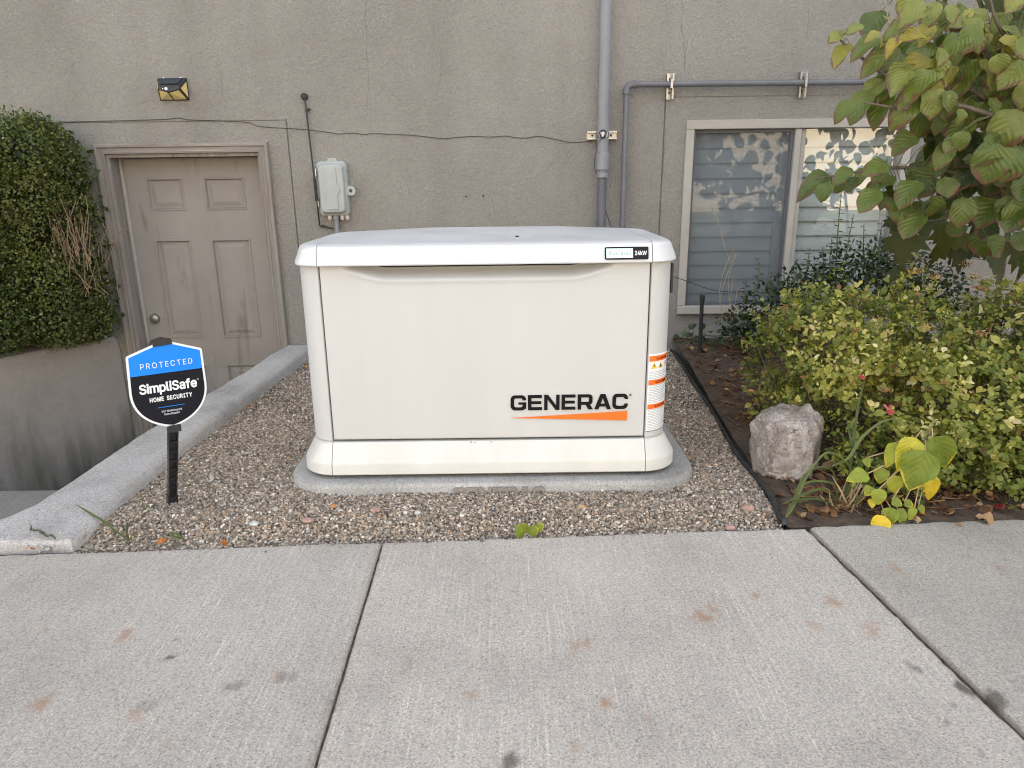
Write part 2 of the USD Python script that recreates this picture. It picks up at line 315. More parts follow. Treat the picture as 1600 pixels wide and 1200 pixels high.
M("boulder", {"g": ("geometry", {}), "n": ("noise_texture", {"scale": 5, "detail": 8, "roughness": 0.68, "distortion": 1.6}),
    "r": ("rgb_ramp", {"ramp": [(0.28, (0.16, 0.12, 0.10)), (0.40, (0.27, 0.225, 0.195)), (0.47, (0.40, 0.345, 0.31)), (0.52, (0.42, 0.36, 0.325)), (0.58, (0.60, 0.54, 0.50)), (0.64, (0.37, 0.31, 0.28)), (0.75, (0.33, 0.28, 0.25))]}),
    "n2": ("noise_texture", {"scale": 34, "detail": 8, "roughness": 0.75, "distortion": 0.8}), "b": ("bump", {"strength": 1.0, "distance": 0.018}), "p": ("principled_bsdf", {"roughness": 0.75, "specular_ior_level": 0.4})},
    [("g.position", "n.vector"), ("g.position", "n2.vector"), ("n.fac", "r.fac"), ("r.color", "p.base_color"), ("n2.fac", "b.height"), ("b.normal", "p.normal")])


def leafmat(name, ramp, rough=0.42, trans=0.35, spec=0.4, edge=None, vein=0.0, patch=None, island=False, gain=1.9):
    """leaf tone from the mesh's tint; edge = (colour, width) browns the rim; vein = relief strength along the uv"""
    nodes = {"a": ("attribute", {"attribute": "tint"}), "r": ("rgb_ramp", {"ramp": ramp}), "g": ("geometry", {}), "uv": ("texture_coordinate", {}), "sx": ("separate_xyz", {}),
        "n": ("noise_texture", {"scale": 30, "detail": 5, "roughness": 0.65}), "rn": ("rgb_ramp", {"ramp": [(0.3, (0.74, 0.76, 0.72)), (0.7, (1.18, 1.16, 1.15))]}), "mul": ("mix_color", {"blend_type": "multiply", "fac": 0.8, "use_clamp": False}),
        "p": ("principled_bsdf", {"roughness": rough, "specular_ior_level": spec}), "t": ("translucent_bsdf", {}), "mx": ("mix_closure", {"fac": trans}),
        "tg": ("mix_color", {"blend_type": "multiply", "fac": 1.0, "b": (gain, gain * 0.95, gain * 0.35), "use_clamp": False})}
    links = [("a.fac", "r.fac"), ("g.position", "n.vector"), ("n.fac", "rn.fac"), ("r.color", "mul.a"), ("rn.color", "mul.b"), ("uv.UV", "sx.vector")]
    out = "mul.result"
    if patch:
        nodes |= {"np": ("noise_texture", {"scale": patch[1], "detail": 3}), "rp": ("rgb_ramp", {"ramp": [(patch[2], (0, 0, 0)), (patch[2] + 0.08, (1, 1, 1))]}), "mp": ("mix_color", {"b": patch[0]})}
        links += [("g.position", "np.vector"), ("np.fac", "rp.fac"), ("rp.color", "mp.fac"), (out, "mp.a")]; out = "mp.result"
    if edge:   # uv.y runs 0 at the midrib to 1 at the rim; uv.x 0 base to 1 tip
        nodes |= {"xm": ("map_range", {"from_min": 0.45, "from_max": 1.0, "to_min": 0.0, "to_max": 0.62}), "ys": ("math", {"math_type": "multiply", "value2": 0.62}), "ae": ("math", {"math_type": "add"}), "nn": ("math", {"math_type": "multiply_add", "value2": 1.5, "value3": -0.92}), "ae2": ("math", {"math_type": "add"}),
            "re": ("rgb_ramp", {"ramp": [(edge[1], (0, 0, 0)), (min(edge[1] + 0.10, 0.99), (0.75, 0.75, 0.75)), (1.0, (1, 1, 1))]}), "me": ("mix_color", {"b": edge[0]})}
        links += [("sx.x", "xm.value"), ("sx.y", "ys.value1"), ("ys.value", "ae.value1"), ("xm.result", "ae.value2"), ("n.fac", "nn.value1"), ("ae.value", "ae2.value1"), ("nn.value", "ae2.value2"), ("ae2.value", "re.fac"), ("re.color", "me.fac"), (out, "me.a")]; out = "me.result"
    if vein:
        nodes |= {"v1": ("math", {"math_type": "multiply", "value2": -0.45}), "v2": ("math", {"math_type": "add"}), "v3": ("math", {"math_type": "multiply", "value2": 38.0}), "v4": ("math", {"math_type": "sine"}), "b": ("bump", {"strength": vein, "distance": 0.003})}
        links += [("sx.y", "v1.value1"), ("sx.x", "v2.value1"), ("v1.value", "v2.value2"), ("v2.value", "v3.value1"), ("v3.value", "v4.value1"), ("v4.value", "b.height"), ("b.normal", "p.normal")]
    M(name, nodes, links + [(out, "p.base_color"), (out, "tg.a"), ("tg.result", "t.color"), ("p.BSDF", "mx.closure1"), ("t.BSDF", "mx.closure2")], surface="mx.closure")


leafmat("dogwood_leaf", [(0.0, (0.036, 0.060, 0.012)), (0.5, (0.118, 0.165, 0.028)), (0.85, (0.215, 0.250, 0.055)), (1.0, (0.36, 0.31, 0.05))], rough=0.36, spec=0.5, trans=0.14, edge=((0.155, 0.075, 0.05), 0.50), vein=0.22)
leafmat("maple_leaf", [(0.0, (0.03, 0.042, 0.012)), (1.0, (0.075, 0.09, 0.02))], rough=0.5, trans=0.25)
leafmat("bush_leaf", [(0.0, (0.05, 0.080, 0.02)), (0.28, (0.135, 0.180, 0.042)), (0.50, (0.235, 0.275, 0.068)), (0.70, (0.43, 0.42, 0.11)), (0.84, (0.62, 0.58, 0.22)), (0.93, (0.80, 0.75, 0.48)), (0.97, (0.34, 0.20, 0.08)), (1.0, (0.22, 0.12, 0.07))], rough=0.45, trans=0.3)
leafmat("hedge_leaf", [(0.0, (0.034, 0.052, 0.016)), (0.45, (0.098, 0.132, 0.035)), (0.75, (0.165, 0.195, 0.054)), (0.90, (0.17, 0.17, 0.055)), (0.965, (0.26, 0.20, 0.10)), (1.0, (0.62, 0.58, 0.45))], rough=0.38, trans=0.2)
leafmat("dark_shrub_leaf", [(0.0, (0.018, 0.032, 0.014)), (0.7, (0.042, 0.070, 0.028)), (1.0, (0.09, 0.12, 0.04))], rough=0.35, trans=0.15)
leafmat("linden_leaf", [(0.0, (0.14, 0.20, 0.028)), (0.5, (0.30, 0.36, 0.045)), (0.7, (0.50, 0.49, 0.055)), (1.0, (0.80, 0.58, 0.04))], rough=0.42, trans=0.22, vein=0.16, edge=((0.66, 0.50, 0.05), 0.62), patch=((0.22, 0.13, 0.04), 70.0, 0.68))
leafmat("grass_blade", [(0.0, (0.06, 0.095, 0.03)), (1.0, (0.16, 0.19, 0.06))], rough=0.45, trans=0.25)
leafmat("dry_leaf", [(0.0, (0.085, 0.045, 0.026)), (0.4, (0.20, 0.105, 0.055)), (0.7, (0.36, 0.22, 0.12)), (0.9, (0.50, 0.36, 0.22)), (1.0, (0.55, 0.26, 0.06))], rough=0.75, trans=0.1, spec=0.2)
leafmat("orange_dry_leaf", [(0.0, (0.40, 0.13, 0.03)), (1.0, (0.55, 0.22, 0.05))], rough=0.7, trans=0.15, spec=0.2)
leafmat("red_leaf", [(0.0, (0.40, 0.05, 0.06)), (0.6, (0.62, 0.16, 0.18)), (1.0, (0.80, 0.50, 0.50))], rough=0.5, trans=0.2)
leafmat("dark_red_leaf", [(0.0, (0.20, 0.02, 0.025)), (1.0, (0.3, 0.05, 0.05))], rough=0.6, trans=0.15)
leafmat("flower_head", [(0.0, (0.28, 0.15, 0.07)), (1.0, (0.58, 0.38, 0.20))], rough=0.8, trans=0.1, spec=0.2)
leafmat("far_leaf", [(0.0, (0.03, 0.05, 0.015)), (1.0, (0.10, 0.14, 0.035))], rough=0.6, trans=0.2)

# ------------------------------------------------------------------ the setting: ground, sidewalk, kerb, steps
rng = np.random.default_rng(7)
YW = 4.05
obj("ground", trimesh.Trimesh([[-400, -400, -1.25], [400, -400, -1.25], [400, 400, -1.25], [-400, 400, -1.25]], [[0, 1, 2], [0, 2, 3]]), "soil", kind="structure", label="bare earth that the whole plot stands on")
obj("road", bx(-60, 60, -10.5, -1.45, -0.5, -0.03), "asphalt", kind="structure", label="grey asphalt driveway in front of the sidewalk")
obj("lawn", bx(-60, 60, -60, -10.5, -0.5, 0.02), "moss", kind="structure", label="lawn in front of the house across the road")


def edge_y(x): return 1.862 + 0.042 * x
def j1(y): return -0.38 + (1.84 - y) * 0.0233
def j2(y): return 0.863 + (1.904 - y) * 0.0894


RUST = [(198, 990, 11, .8), (58, 1102, 16, .9), (213, 1113, 13, .6), (430, 1057, 12, .5), (770, 1187, 9, .5), (735, 1085, 9, .8), (772, 1028, 8, .7), (897, 1012, 11, .8), (919, 1006, 8, .7), (1098, 965, 15, .9), (1113, 950, 11, .8), (1180, 931, 10, .8), (1303, 940, 11, .8), (1270, 978, 12, .5), (1362, 984, 16, .6), (947, 1097, 9, .9), (1010, 1124, 7, .6), (1405, 893, 11, .6), (897, 1166, 9, .4), (72, 985, 9, .6), (268, 1158, 9, .5), (673, 1125, 7, .5), (1562, 890, 10, .4), (1155, 1010, 8, .3), (850, 1130, 9, .3), (640, 1040, 10, .3)]
WET = [(1503, 1074, 10, .85), (1516, 1080, 8, .8), (1556, 1094, 11, .75), (800, 1190, 11, .8), (790, 1196, 9, .7), (266, 1027, 5, .9), (277, 1000, 3.5, .9), (1432, 1045, 6, .6), (1418, 1037, 5, .5), (1490, 1104, 4, .5), (358, 1074, 7, .45), (375, 1070, 7, .45), (440, 1058, 9, .35), (455, 1057, 8, .3), (240, 1100, 8, .25), (225, 1102, 8, .25), (1535, 1180, 5, .4), (1480, 1130, 3, .6), (1395, 1110, 3, .6)]


def blots(v, spots, jag, seed):
    out = np.zeros(len(v)); nz = meshkit.fbm(np.column_stack([v[:, :2] * 55, np.zeros(len(v))]), 3, seed) - 0.5
    for px, py, r, s in spots:
        c = at_z(px, py, 0.0); depth = (c - EYE) @ fwd; R = r / F * depth * 1.1
        d = np.hypot((v[:, 0] - c[0]), (v[:, 1] - c[1]) * 0.62) / R
        out = np.maximum(out, ((.70 * s * smoothstep(1.1, 0.1, d + jag * nz * 3.2)) if jag > .5 else s * smoothstep(1.15, 0.6, d + jag * nz * 1.6)))
    return out


def slab(name, xa, xb, y0, y1, mat_, parent, step=0.011, drop=0.0, seed=0):
    """one concrete slab with eased edges; xa, xb: functions of y; y1: function of x"""
    e = np.array([0, 0.004, 0.010, 0.018])
    wide, long = xb(1.5) - xa(1.5), 1.7
    u = np.unique(np.concatenate([e / wide, np.linspace(e[-1] / wide, 1 - e[-1] / wide, max(2, int(wide / step))), 1 - e / wide]))
    ee = e / (y1(0) - y0); t = np.unique(np.concatenate([ee, np.linspace(ee[-1], 1 - ee[-1], max(2, int((y1(0) - y0) / step))), 1 - ee]))
    Uu, Tt = np.meshgrid(u, t, indexing="ij")
    yy = y0 + Tt * (y1(0.0) - y0); xx_ = xa(yy) + Uu * (xb(yy) - xa(yy)); yy = y0 + Tt * (y1(xx_) - y0)
    dx = np.minimum(Uu, 1 - Uu) * wide; dy = np.minimum(Tt, 1 - Tt) * (y1(0) - y0); dd = np.minimum(dx, dy)
    P = np.column_stack([xx_.ravel(), yy.ravel(), np.zeros(xx_.size)])
    chip = (meshkit.fbm(P * [45, 45, 1], 3, seed + 3) - 0.5) * 0.010 * smoothstep(0.022, 0.0, dd.ravel())
    P[:, 2] = drop - 0.009 * np.clip(1 - dd.ravel() / 0.016, 0, 1) ** 2 + 0.004 * (meshkit.fbm(P * [2.2, 2.2, 1], 3, seed) - 0.5) + chip
    nu, nt = len(u), len(t); ix = np.arange(nu * nt).reshape(nu, nt)
    q = np.stack([ix[:-1, :-1], ix[1:, :-1], ix[1:, 1:], ix[:-1, 1:]], -1).reshape(-1, 4)
    loop = np.concatenate([ix[:, 0], ix[-1, 1:], ix[::-1, -1][1:], ix[0, ::-1][1:-1]])
    low = P[loop].copy(); low[:, 2] = -0.14; k = len(P); P = np.vstack([P, low]); n = len(loop)
    sk = [[loop[i], k + i, k + (i + 1) % n, loop[(i + 1) % n]] for i in range(n)]
    q = np.vstack([q, sk])
    obj(name, (P, q), mat_, parent, smooth=True, extra={"rust": blots(P, RUST, 0.55, 11), "wet": blots(P, WET, 0.35, 23)})


sw = thing("sidewalk", "pale broom-finished concrete sidewalk in the foreground, split into three slabs by two joints", "sidewalk", kind="structure")
slab("slab", lambda y: -3.4 + 0 * y, lambda y: j1(y) - 0.003, 0.25, edge_y, "sidewalk_concrete_left", sw, seed=1)
slab("slab", lambda y: j1(y) + 0.003, lambda y: j2(y) - 0.002, 0.25, edge_y, "sidewalk_concrete", sw, seed=2)
slab("slab", lambda y: j2(y) + 0.009, lambda y: 3.6 + 0 * y, 0.25, edge_y, "sidewalk_concrete_right", sw, drop=0.006, seed=3)
for k, (a, b) in enumerate(((-3.4, -0.345), (-0.335, 1.0), (1.02, 3.6))):
    slab("slab", lambda y, a=a: a + 0 * y, lambda y, b=b: b + 0 * y, -1.4, lambda x: 0.24 + 0 * x, "sidewalk_concrete", sw, step=0.08, seed=5 + k)
obj("joint_filler", bx(-3.4, 3.6, -1.4, 1.84, -0.2, -0.013), "joint_dirt", sw)
# debris lying in the two joints
deb = []
for k in range(70):
    y = rng.uniform(1.0, 1.83); jj, w_ = ((j1, 0.0), (j2, 0.010))[k % 2]
    s = rng.uniform(0.002, 0.005); ic = trimesh.creation.icosphere(1, s); ic.vertices *= [1, 1.6, 0.7]; ic.apply_translation((jj(y) + w_ + rng.normal(0, 0.003), y, -0.016)); deb.append(ic)
obj("joint_crumbs", cat_(deb), "bark", sw, kind="stuff")


def offset_ring(xy, d):
    xy = np.asarray(xy); t = norm(np.roll(xy, -1, 0) - np.roll(xy, 1, 0)); return xy + np.broadcast_to(d, (len(xy),))[:, None] * np.column_stack([-t[:, 1], t[:, 0]])   # inward for ccw


def dense(xy, step):
    out = []; xy = np.asarray(xy, float)
    for a, b in zip(xy, np.roll(xy, -1, 0)):
        k = max(1, int(np.linalg.norm(b - a) / step)); out += [a + (b - a) * i / k for i in range(k)]
    return np.array(out)


def ccw(xy): return xy if Polygon(xy).exterior.is_ccw else xy[::-1]


kl = [(-1.305, 4.045), (-1.325, 3.9), (-1.375, 3.4), (-1.425, 2.93), (-1.462, 2.6), (-1.485, 2.2), (-1.500, 2.03), (-1.535, 1.955), (-1.64, 1.885), (-1.76, 1.85)]
kr = [(-1.80, 1.80), (-1.262, 1.825), (-1.258, 2.0), (-1.256, 2.3), (-1.248, 2.6), (-1.212, 3.15), (-1.172, 3.7), (-1.148, 4.045)]
ko = ccw(dense(np.array(kl + kr), 0.02))
kz = lambda xy: 0.0
rings = []
for z, ins in ((-1.2, 0.0), (-0.03, 0.0), (0.018, 0.001), (0.032, 0.005), (0.039, 0.012), (0.042, 0.026)):
    r_ = offset_ring(ko, ins + (meshkit.fbm(np.column_stack([ko * 16, np.full(len(ko), z * 30)]), 3, 5) - 0.5) * (0.014 if z > 0.01 else 0))
    zz = z + (0.012 * (meshkit.fbm(np.column_stack([ko * 4, np.zeros(len(ko))]), 3, 9) - 0.5) + 0.05 * (ko[:, 1] - 1.8) / 2.2 - 0.012 * smoothstep(2.0, 1.82, ko[:, 1]) if z > 0.01 else 0)
    rings.append(ring(r_, zz))
sides = loft(rings, cap0=False, cap1=False)
top = trimesh.creation.triangulate_polygon(Polygon(rings[-1][:, :2]), engine="earcut")
tv = np.asarray(top[0]); from scipy.spatial import cKDTree
tz = rings[-1][cKDTree(rings[-1][:, :2]).query(tv)[1], 2]
kerb = cat_([sides, (np.column_stack([tv, tz]), top[1])])
kb = thing("kerb", "pale weathered concrete kerb between the gravel bed and the sunken steps, cracked at its near end", "kerb", kind="structure")
obj("kerb_stone", kerb, "kerb_concrete", kb, smooth=40)
# the cracked corner: a ragged mossy gap across the near end, with crumbs
ck = [at_z(px, py, 0.040) for px, py in ((41, 806), (44, 814), (48, 819), (50, 826), (58, 826), (64, 829), (69, 832), (72, 836), (80, 834), (86, 840))]
cm = []
for i, p in enumerate(spline(ck, 5)):
    for _ in range(3):
        s = rng.uniform(0.0008, 0.0022); ic = trimesh.creation.icosphere(1, s); ic.vertices *= rng.uniform(0.6, 1.3, 3); ic.apply_translation(p + rng.normal(0, 0.0022, 3) * [1, 1, 0.0] + [0, 0, -.004]); cm.append(ic)
obj("moss_in_crack", cat_(cm), "moss", kb, kind="stuff")
cm = []
for _ in range(40):
    p = at_z(rng.uniform(20, 98), rng.uniform(846, 858), 0.006); s = rng.uniform(0.002, 0.006); ic = trimesh.creation.icosphere(1, s); ic.vertices *= rng.uniform(0.6, 1.3, 3); ic.apply_translation(p + [0, 0, rng.uniform(-0.01, 0.012)]); cm.append(ic)
obj("broken_concrete", cat_(cm), "kerb_concrete", kb, kind="stuff")

st = thing("steps", "concrete steps going down beside the kerb to the sunken door", "steps", kind="structure")
for i, (z, ya, yb) in enumerate(((-0.17, 1.85, 2.62), (-0.35, 2.6, 2.95), (-0.53, 2.93, 3.25), (-0.70, 3.23, 3.55))):
    obj("step", bx(-3.6, -1.30, ya, yb, -1.2, z, 0.012), "stair_concrete", st)
obj("landing", bx(-3.0, -1.15, 3.53, YW + 0.02, -1.2, -0.88), "stair_concrete", st)

# retaining wall left of the steps
wp = np.array([(-2.285, 4.04), (-2.62, 3.54), (-2.95, 3.02), (-3.4, 2.3), (-3.9, 2.3), (-3.2, 3.6), (-2.62, 4.04)])
wo = ccw(dense(wp, 0.04)); rings = []
for z in (-1.2, -0.9, -0.6, -0.3, -0.1, 0.05, 0.125, 0.145, 0.155):
    ins = {0.125: 0.002, 0.145: 0.008, 0.155: 0.022}.get(z, 0)
    rings.append(ring(offset_ring(wo, ins + (meshkit.fbm(np.column_stack([wo * 5, np.full(len(wo), z * 5)]), 3, 15) - 0.5) * 0.02), z))
rt = thing("retaining_wall", "stained concrete retaining wall with dark mossy streaks under the left hedge", "retaining wall")
obj("wall_body", loft(rings), "retaining_concrete", rt, smooth=40)
obj("left_bed", bx(-6, -2.9, 2.2, YW, -1.2, 0.10), "soil", kind="structure", label="dark soil under the left hedge")
obj("left_bed_slope", loft([ring(ccw(dense(np.array([(-2.40, 4.04), (-2.72, 3.56), (-3.02, 3.08), (-3.5, 2.4), (-4.2, 2.4), (-4.2, 4.04)]), 0.06)), z) for z in (0.02, 0.165)]), "soil", kind="structure", label="narrow strip of dark mulch along the top of the retaining wall")

# ------------------------------------------------------------------ the house
house = thing("house", "taupe stucco house wall with a sunken door and a low shuttered window", "house")
DX0, DX1, DZ0, DZ1 = -2.188, -1.345, -0.87, 1.160
WX0, WX1, WZ0, WZ1 = 0.972, 2.162, 0.258, 1.272
wall = m3.Manifold.cube((20, 0.22, 7.6)).translate((-10, YW, -1.2))
wall -= m3.Manifold.cube((DX1 - DX0, 0.5, DZ1 - DZ0)).translate((DX0, YW - 0.1, DZ0))
wall -= m3.Manifold.cube((WX1 - WX0, 0.5, WZ1 - WZ0)).translate((WX0, YW - 0.1, WZ0))


def groove(pts, w_, d_):
    out = m3.Manifold()
    for a, b in zip(pts[:-1], pts[1:]):
        a, b = np.array(a, float), np.array(b, float); t = norm(b - a); n = np.array([-t[1], t[0]]) * w_ / 2; a, b = a - t * w_ * 0.4, b + t * w_ * 0.4
        out += m3.Manifold.hull_points([(p[0], y, p[1]) for p in (a + n, a - n, b + n, b - n) for y in (YW - 0.01, YW + d_)])
    return out


def wander(pts, k, amp):
    p = spline([(a, 0, b) for a, b in pts], k)[:, [0, 2]]; p[1:-1] += rng.normal(0, amp, p[1:-1].shape); return p


wall -= groove([(0.829, 0.05), (0.837, 1.408)], 0.008, 0.008)
wall -= groove([(-1.187, 0.10), (-1.192, 1.318)], 0.008, 0.008)
wall -= groove([(0.837, 1.408), (2.6, 1.408)], 0.005, 0.005)
wall -= groove([(-2.9, 1.318), (-1.192, 1.318)], 0.005, 0.005)
for cr in ([(1068, -40), (1066, 40), (1072, 100)], [(574, -20), (571, 50), (576, 120), (570, 190)], [(1075, 60), (1069, 110)], [(345, 110), (350, 170)], [(1040, 200), (1030, 330)], [(1263, 0), (1261, 60)], [(668, 20), (690, 90), (680, 150)]):
    wall -= groove(wander([at_y(px, py, YW)[[0, 2]] for px, py in cr], 6, 0.0035), 0.0013, 0.004)
obj("wall", tm(wall), "stucco", house)
obj("side_wall", bx(-10.2, -10.0, YW, 12, -1.2, 6.4), "stucco", house); obj("side_wall", bx(10.0, 10.2, YW, 12, -1.2, 6.4), "stucco", house)
obj("rear_wall", bx(-10, 10, 12, 12.2, -1.2, 6.4), "stucco", house)
obj("roof", loft([ring(np.array([(-10.6, 3.6), (10.6, 3.6), (10.6, 12.6), (-10.6, 12.6)]), 6.41), ring(np.array([(-10.6, 3.6), (10.6, 3.6), (10.6, 12.6), (-10.6, 12.6)]), 6.6), ring(np.array([(-8, 8.0), (8, 8.0), (8, 8.2), (-8, 8.2)]), 8.6)]), "roof_shingle", house)
obj("room_floor", bx(-9.9, 9.9, YW + 0.22, 11.9, -1.2, -0.95), "room_dark", house)
obj("screw_anchor", cat_([(lambda c: (c.apply_translation(at_y(px, py, YW - 0.001)), c)[1])(trimesh.creation.icosphere(1, 0.005)) for px, py in ((728, 307), (755, 306))]), "black_plastic", house)

# door: casing, jambs, leaf with six raised panels, two knobs
dr = obj("door", tm(m3.Manifold.cube((DX1 - DX0 - 0.044, 0.045, DZ1 - DZ0 - 0.03)).translate((DX0 + 0.022, YW + 0.105, DZ0 + 0.006))
    - m3.Manifold.compose([m3.Manifold.cube((x1 - x0, 0.03, z1 - z0)).translate((x0, YW + 0.09, z0)) for x0, x1 in ((-2.035, -1.845), (-1.712, -1.502)) for z0, z1 in ((0.860, 1.022), (0.122, 0.682), (-0.70, -0.06))])), "door_paint", house, label="taupe six-panel steel door with water runs")
for x0, x1 in ((-2.035, -1.845), (-1.712, -1.502)):
    for z0, z1 in ((0.860, 1.022), (0.122, 0.682), (-0.70, -0.06)):
        R = lambda i, y: np.array([(x0 + i, y, z0 + i), (x1 - i, y, z0 + i), (x1 - i, y, z1 - i), (x0 + i, y, z1 - i)])
        Yd = YW + 0.105
        obj("panel", loft([R(-0.009, Yd - 0.001), R(-0.006, Yd - 0.004), R(0.0, Yd - 0.004), R(0.006, Yd + 0.009), R(0.012, Yd + 0.010), R(0.036, Yd + 0.001), R(0.040, Yd + 0.0005)], cap0=False), "door_paint", dr)
for nm, c, rr in (("deadbolt", (-2.137, 0.233), 0.030), ("knob", (-2.140, 0.085), 0.034)):
    prof = [(0.002, -0.0), (rr, 0.0), (rr, -0.006), (rr * 0.62, -0.012), (rr * 0.45, -0.020), (rr * 0.46, -0.03), (rr * 0.8, -0.040), (rr * 0.92, -0.052), (rr * 0.8, -0.064), (rr * 0.4, -0.071), (0.001, -0.073)]
    if nm == "deadbolt": prof = [(0.002, 0), (rr, 0), (rr, -0.004), (rr * 0.86, -0.018), (rr * 0.6, -0.022), (0.001, -0.023)]
    th = np.linspace(0, 2 * np.pi, 25)[:-1]
    obj(nm, loft([np.column_stack([c[0] + 0.028 + r_ * np.cos(th), np.full(24, YW + 0.105 + y_), c[1] + r_ * np.sin(th)]) for r_, y_ in prof], cap0=False), "worn_nickel", dr, smooth=40)
df = obj("door_frame", cat_([bx(DX0, DX0 + 0.020, YW - 0.005, YW + 0.21, DZ0, DZ1), bx(DX1 - 0.020, DX1, YW - 0.005, YW + 0.21, DZ0, DZ1), bx(DX0 + 0.0201, DX1 - 0.0201, YW - 0.005, YW + 0.21, DZ1 - 0.022, DZ1)]), "casing_paint_upright", house)
obj("weather_strip", cat_([bx(DX0 + 0.020, DX0 + 0.034, YW + 0.086, YW + 0.104, DZ0, DZ1 - 0.024), bx(DX1 - 0.034, DX1 - 0.020, YW + 0.086, YW + 0.104, DZ0, DZ1 - 0.024)]), "window_vinyl", df)
OX0, OX1, OZ1, cw = -2.238, -1.300, 1.208, 0.052


def casing(corners, m_):
    """mitred brick-mould strip: corners = outer/inner edge points of both ends; stepped in section"""
    (oa, ob), (ia, ib) = corners
    oa, ob, ia, ib = (np.array(p, float) for p in (oa, ob, ia, ib)); prof = [(0, 0.0), (0, 0.022), (0.10, 0.027), (0.34, 0.027), (0.42, 0.019), (0.72, 0.019), (0.80, 0.023), (0.97, 0.021), (1.0, 0.016), (1.0, 0.0)]
    A = np.array([[*(oa + (ia - oa) * s), d] for s, d in prof]); B = np.array([[*(ob + (ib - ob) * s), d] for s, d in prof])
    rg = [np.column_stack([q[:, 0], YW - q[:, 2], q[:, 1]]) for q in (A, B)]
    mm = loft(rg); mm.fix_normals(); obj("casing", mm, m_, df)


casing((((OX0, DZ0), (OX0, OZ1)), ((OX0 + cw, DZ0), (OX0 + cw, OZ1 - cw))), "casing_paint_upright")
casing((((OX1, OZ1), (OX1, DZ0)), ((OX1 - cw, OZ1 - cw), (OX1 - cw, DZ0))), "casing_paint_upright")
casing((((OX0, OZ1 + .0002), (OX1, OZ1 + .0002)), ((OX0 + cw, OZ1 - cw), (OX1 - cw, OZ1 - cw))), "casing_paint_level")

# window: outer frame, fixed sash right, sliding screened sash left, plantation shutters inside
wn = thing_w = UsdGeom.Xform.Define(stage, fresh(str(house.GetPath()), "window")).GetPrim()
Yg = YW + 0.045
for nm, b in (("frame", (WX0 - 0.018, WX0 + 0.028, WZ0 + 0.03, WZ1 - 0.028)), ("frame", (WX1 - 0.028, WX1 + 0.018, WZ0 + 0.03, WZ1 - 0.028)), ("frame", (WX0 - 0.018, WX1 + 0.018, WZ1 - 0.0275, WZ1 + 0.02))):
    obj(nm, bx(b[0], b[1], YW - 0.012, YW + 0.075, b[2], b[3], 0.003), "window_vinyl", wn)
obj("sill", bx(WX0 - 0.02, WX1 + 0.02, YW - 0.024, YW + 0.075, WZ0 - 0.018, WZ0 + 0.0295, 0.004), "window_vinyl", wn)
MX = 1.553
obj("mullion", bx(MX - 0.006, MX + 0.030, YW - 0.004, YW + 0.07, WZ0 + 0.0298, WZ1 - 0.0278, 0.004), "window_vinyl", wn)
obj("mullion", bx(MX + 0.0305, MX + 0.058, YW + 0.012, YW + 0.07, WZ0 + 0.0298, WZ1 - 0.0278, 0.003), "window_vinyl", wn)
obj("screen_frame", cat_([bx(WX0 + 0.0285, WX0 + 0.044, YW + 0.018, YW + 0.03, WZ0 + 0.031, WZ1 - 0.029), bx(MX - 0.022, MX - 0.0065, YW + 0.018, YW + 0.03, WZ0 + 0.031, WZ1 - 0.029), bx(WX0 + 0.0441, MX - 0.0221, YW + 0.018, YW + 0.03, WZ1 - 0.046, WZ1 - 0.029), bx(WX0 + 0.0441, MX - 0.0221, YW + 0.018, YW + 0.03, WZ0 + 0.031, WZ0 + 0.046)]), "conduit_dark", wn)
obj("screen_mesh", trimesh.Trimesh([[WX0 + 0.04, YW + 0.0255, WZ0 + 0.04], [MX - 0.02, YW + 0.0255, WZ0 + 0.04], [MX - 0.02, YW + 0.0255, WZ1 - 0.04], [WX0 + 0.04, YW + 0.0255, WZ1 - 0.04]], [[0, 1, 2], [0, 2, 3]]), "insect_screen", wn)
for x0, x1, y_ in ((WX0 + 0.03, MX - 0.006, YW + 0.021), (MX + 0.058, WX1 - 0.028, YW + 0.034)):
    yp = y_ + (0.014 if x0 < 1.2 else 0); obj("pane", trimesh.Trimesh([[x0, yp, WZ0 + .03], [x1, yp, WZ0 + .03], [x1, yp, WZ1 - .028], [x0, yp, WZ1 - .028]], [[0, 1, 2], [0, 2, 3]]), "window_glass", wn)
for x0, x1, st0, st1 in ((WX0 + 0.012, MX + 0.02, 0.02, 0.075), (MX + 0.045, WX1 - 0.01, 0.02, 0.05)):
    sh = obj("shutter_frame", cat_([bx(x0, x0 + st0, YW + 0.075, YW + 0.105, WZ0 - 0.01, WZ1 + 0.0), bx(x1 - st1, x1, YW + 0.075, YW + 0.105, WZ0 - 0.01, WZ1 + 0.0), bx(x0 + st0, x1 - st1, YW + 0.076, YW + 0.104, WZ1 - 0.035, WZ1), bx(x0 + st0, x1 - st1, YW + 0.076, YW + 0.104, WZ0 - 0.01, WZ0 + 0.03)]), "shutter_paint", wn)
    z = WZ1 - 0.036
    while z > WZ0 + 0.05:
        a = math.radians(77 + rng.normal(0, .8)); c = np.array([(x0 + st0 + x1 - st1) / 2, YW + 0.092, z - 0.041]); L = (x1 - st1 - x0 - st0) / 2 - 0.002
        prof = [(0.045 * math.cos(t), 0.0055 * math.sin(t)) for t in np.linspace(0, 2 * np.pi, 15)[:-1]]
        rg = [np.array([(c[0] + s * L, c[1] + u_ * math.cos(a) - v_ * math.sin(a), c[2] + u_ * math.sin(a) + v_ * math.cos(a)) for u_, v_ in prof]) for s in (-1, 1)]
        ms = loft(rg); ms.fix_normals(); obj("slat", ms, "shutter_paint", wn, smooth=40); z -= 0.0805
obj("room_backing", bx(WX0 - 0.3, WX1 + 0.3, YW + 0.5, YW + 0.51, WZ0 - 0.3, WZ1 + 0.3), "room_dark", wn)

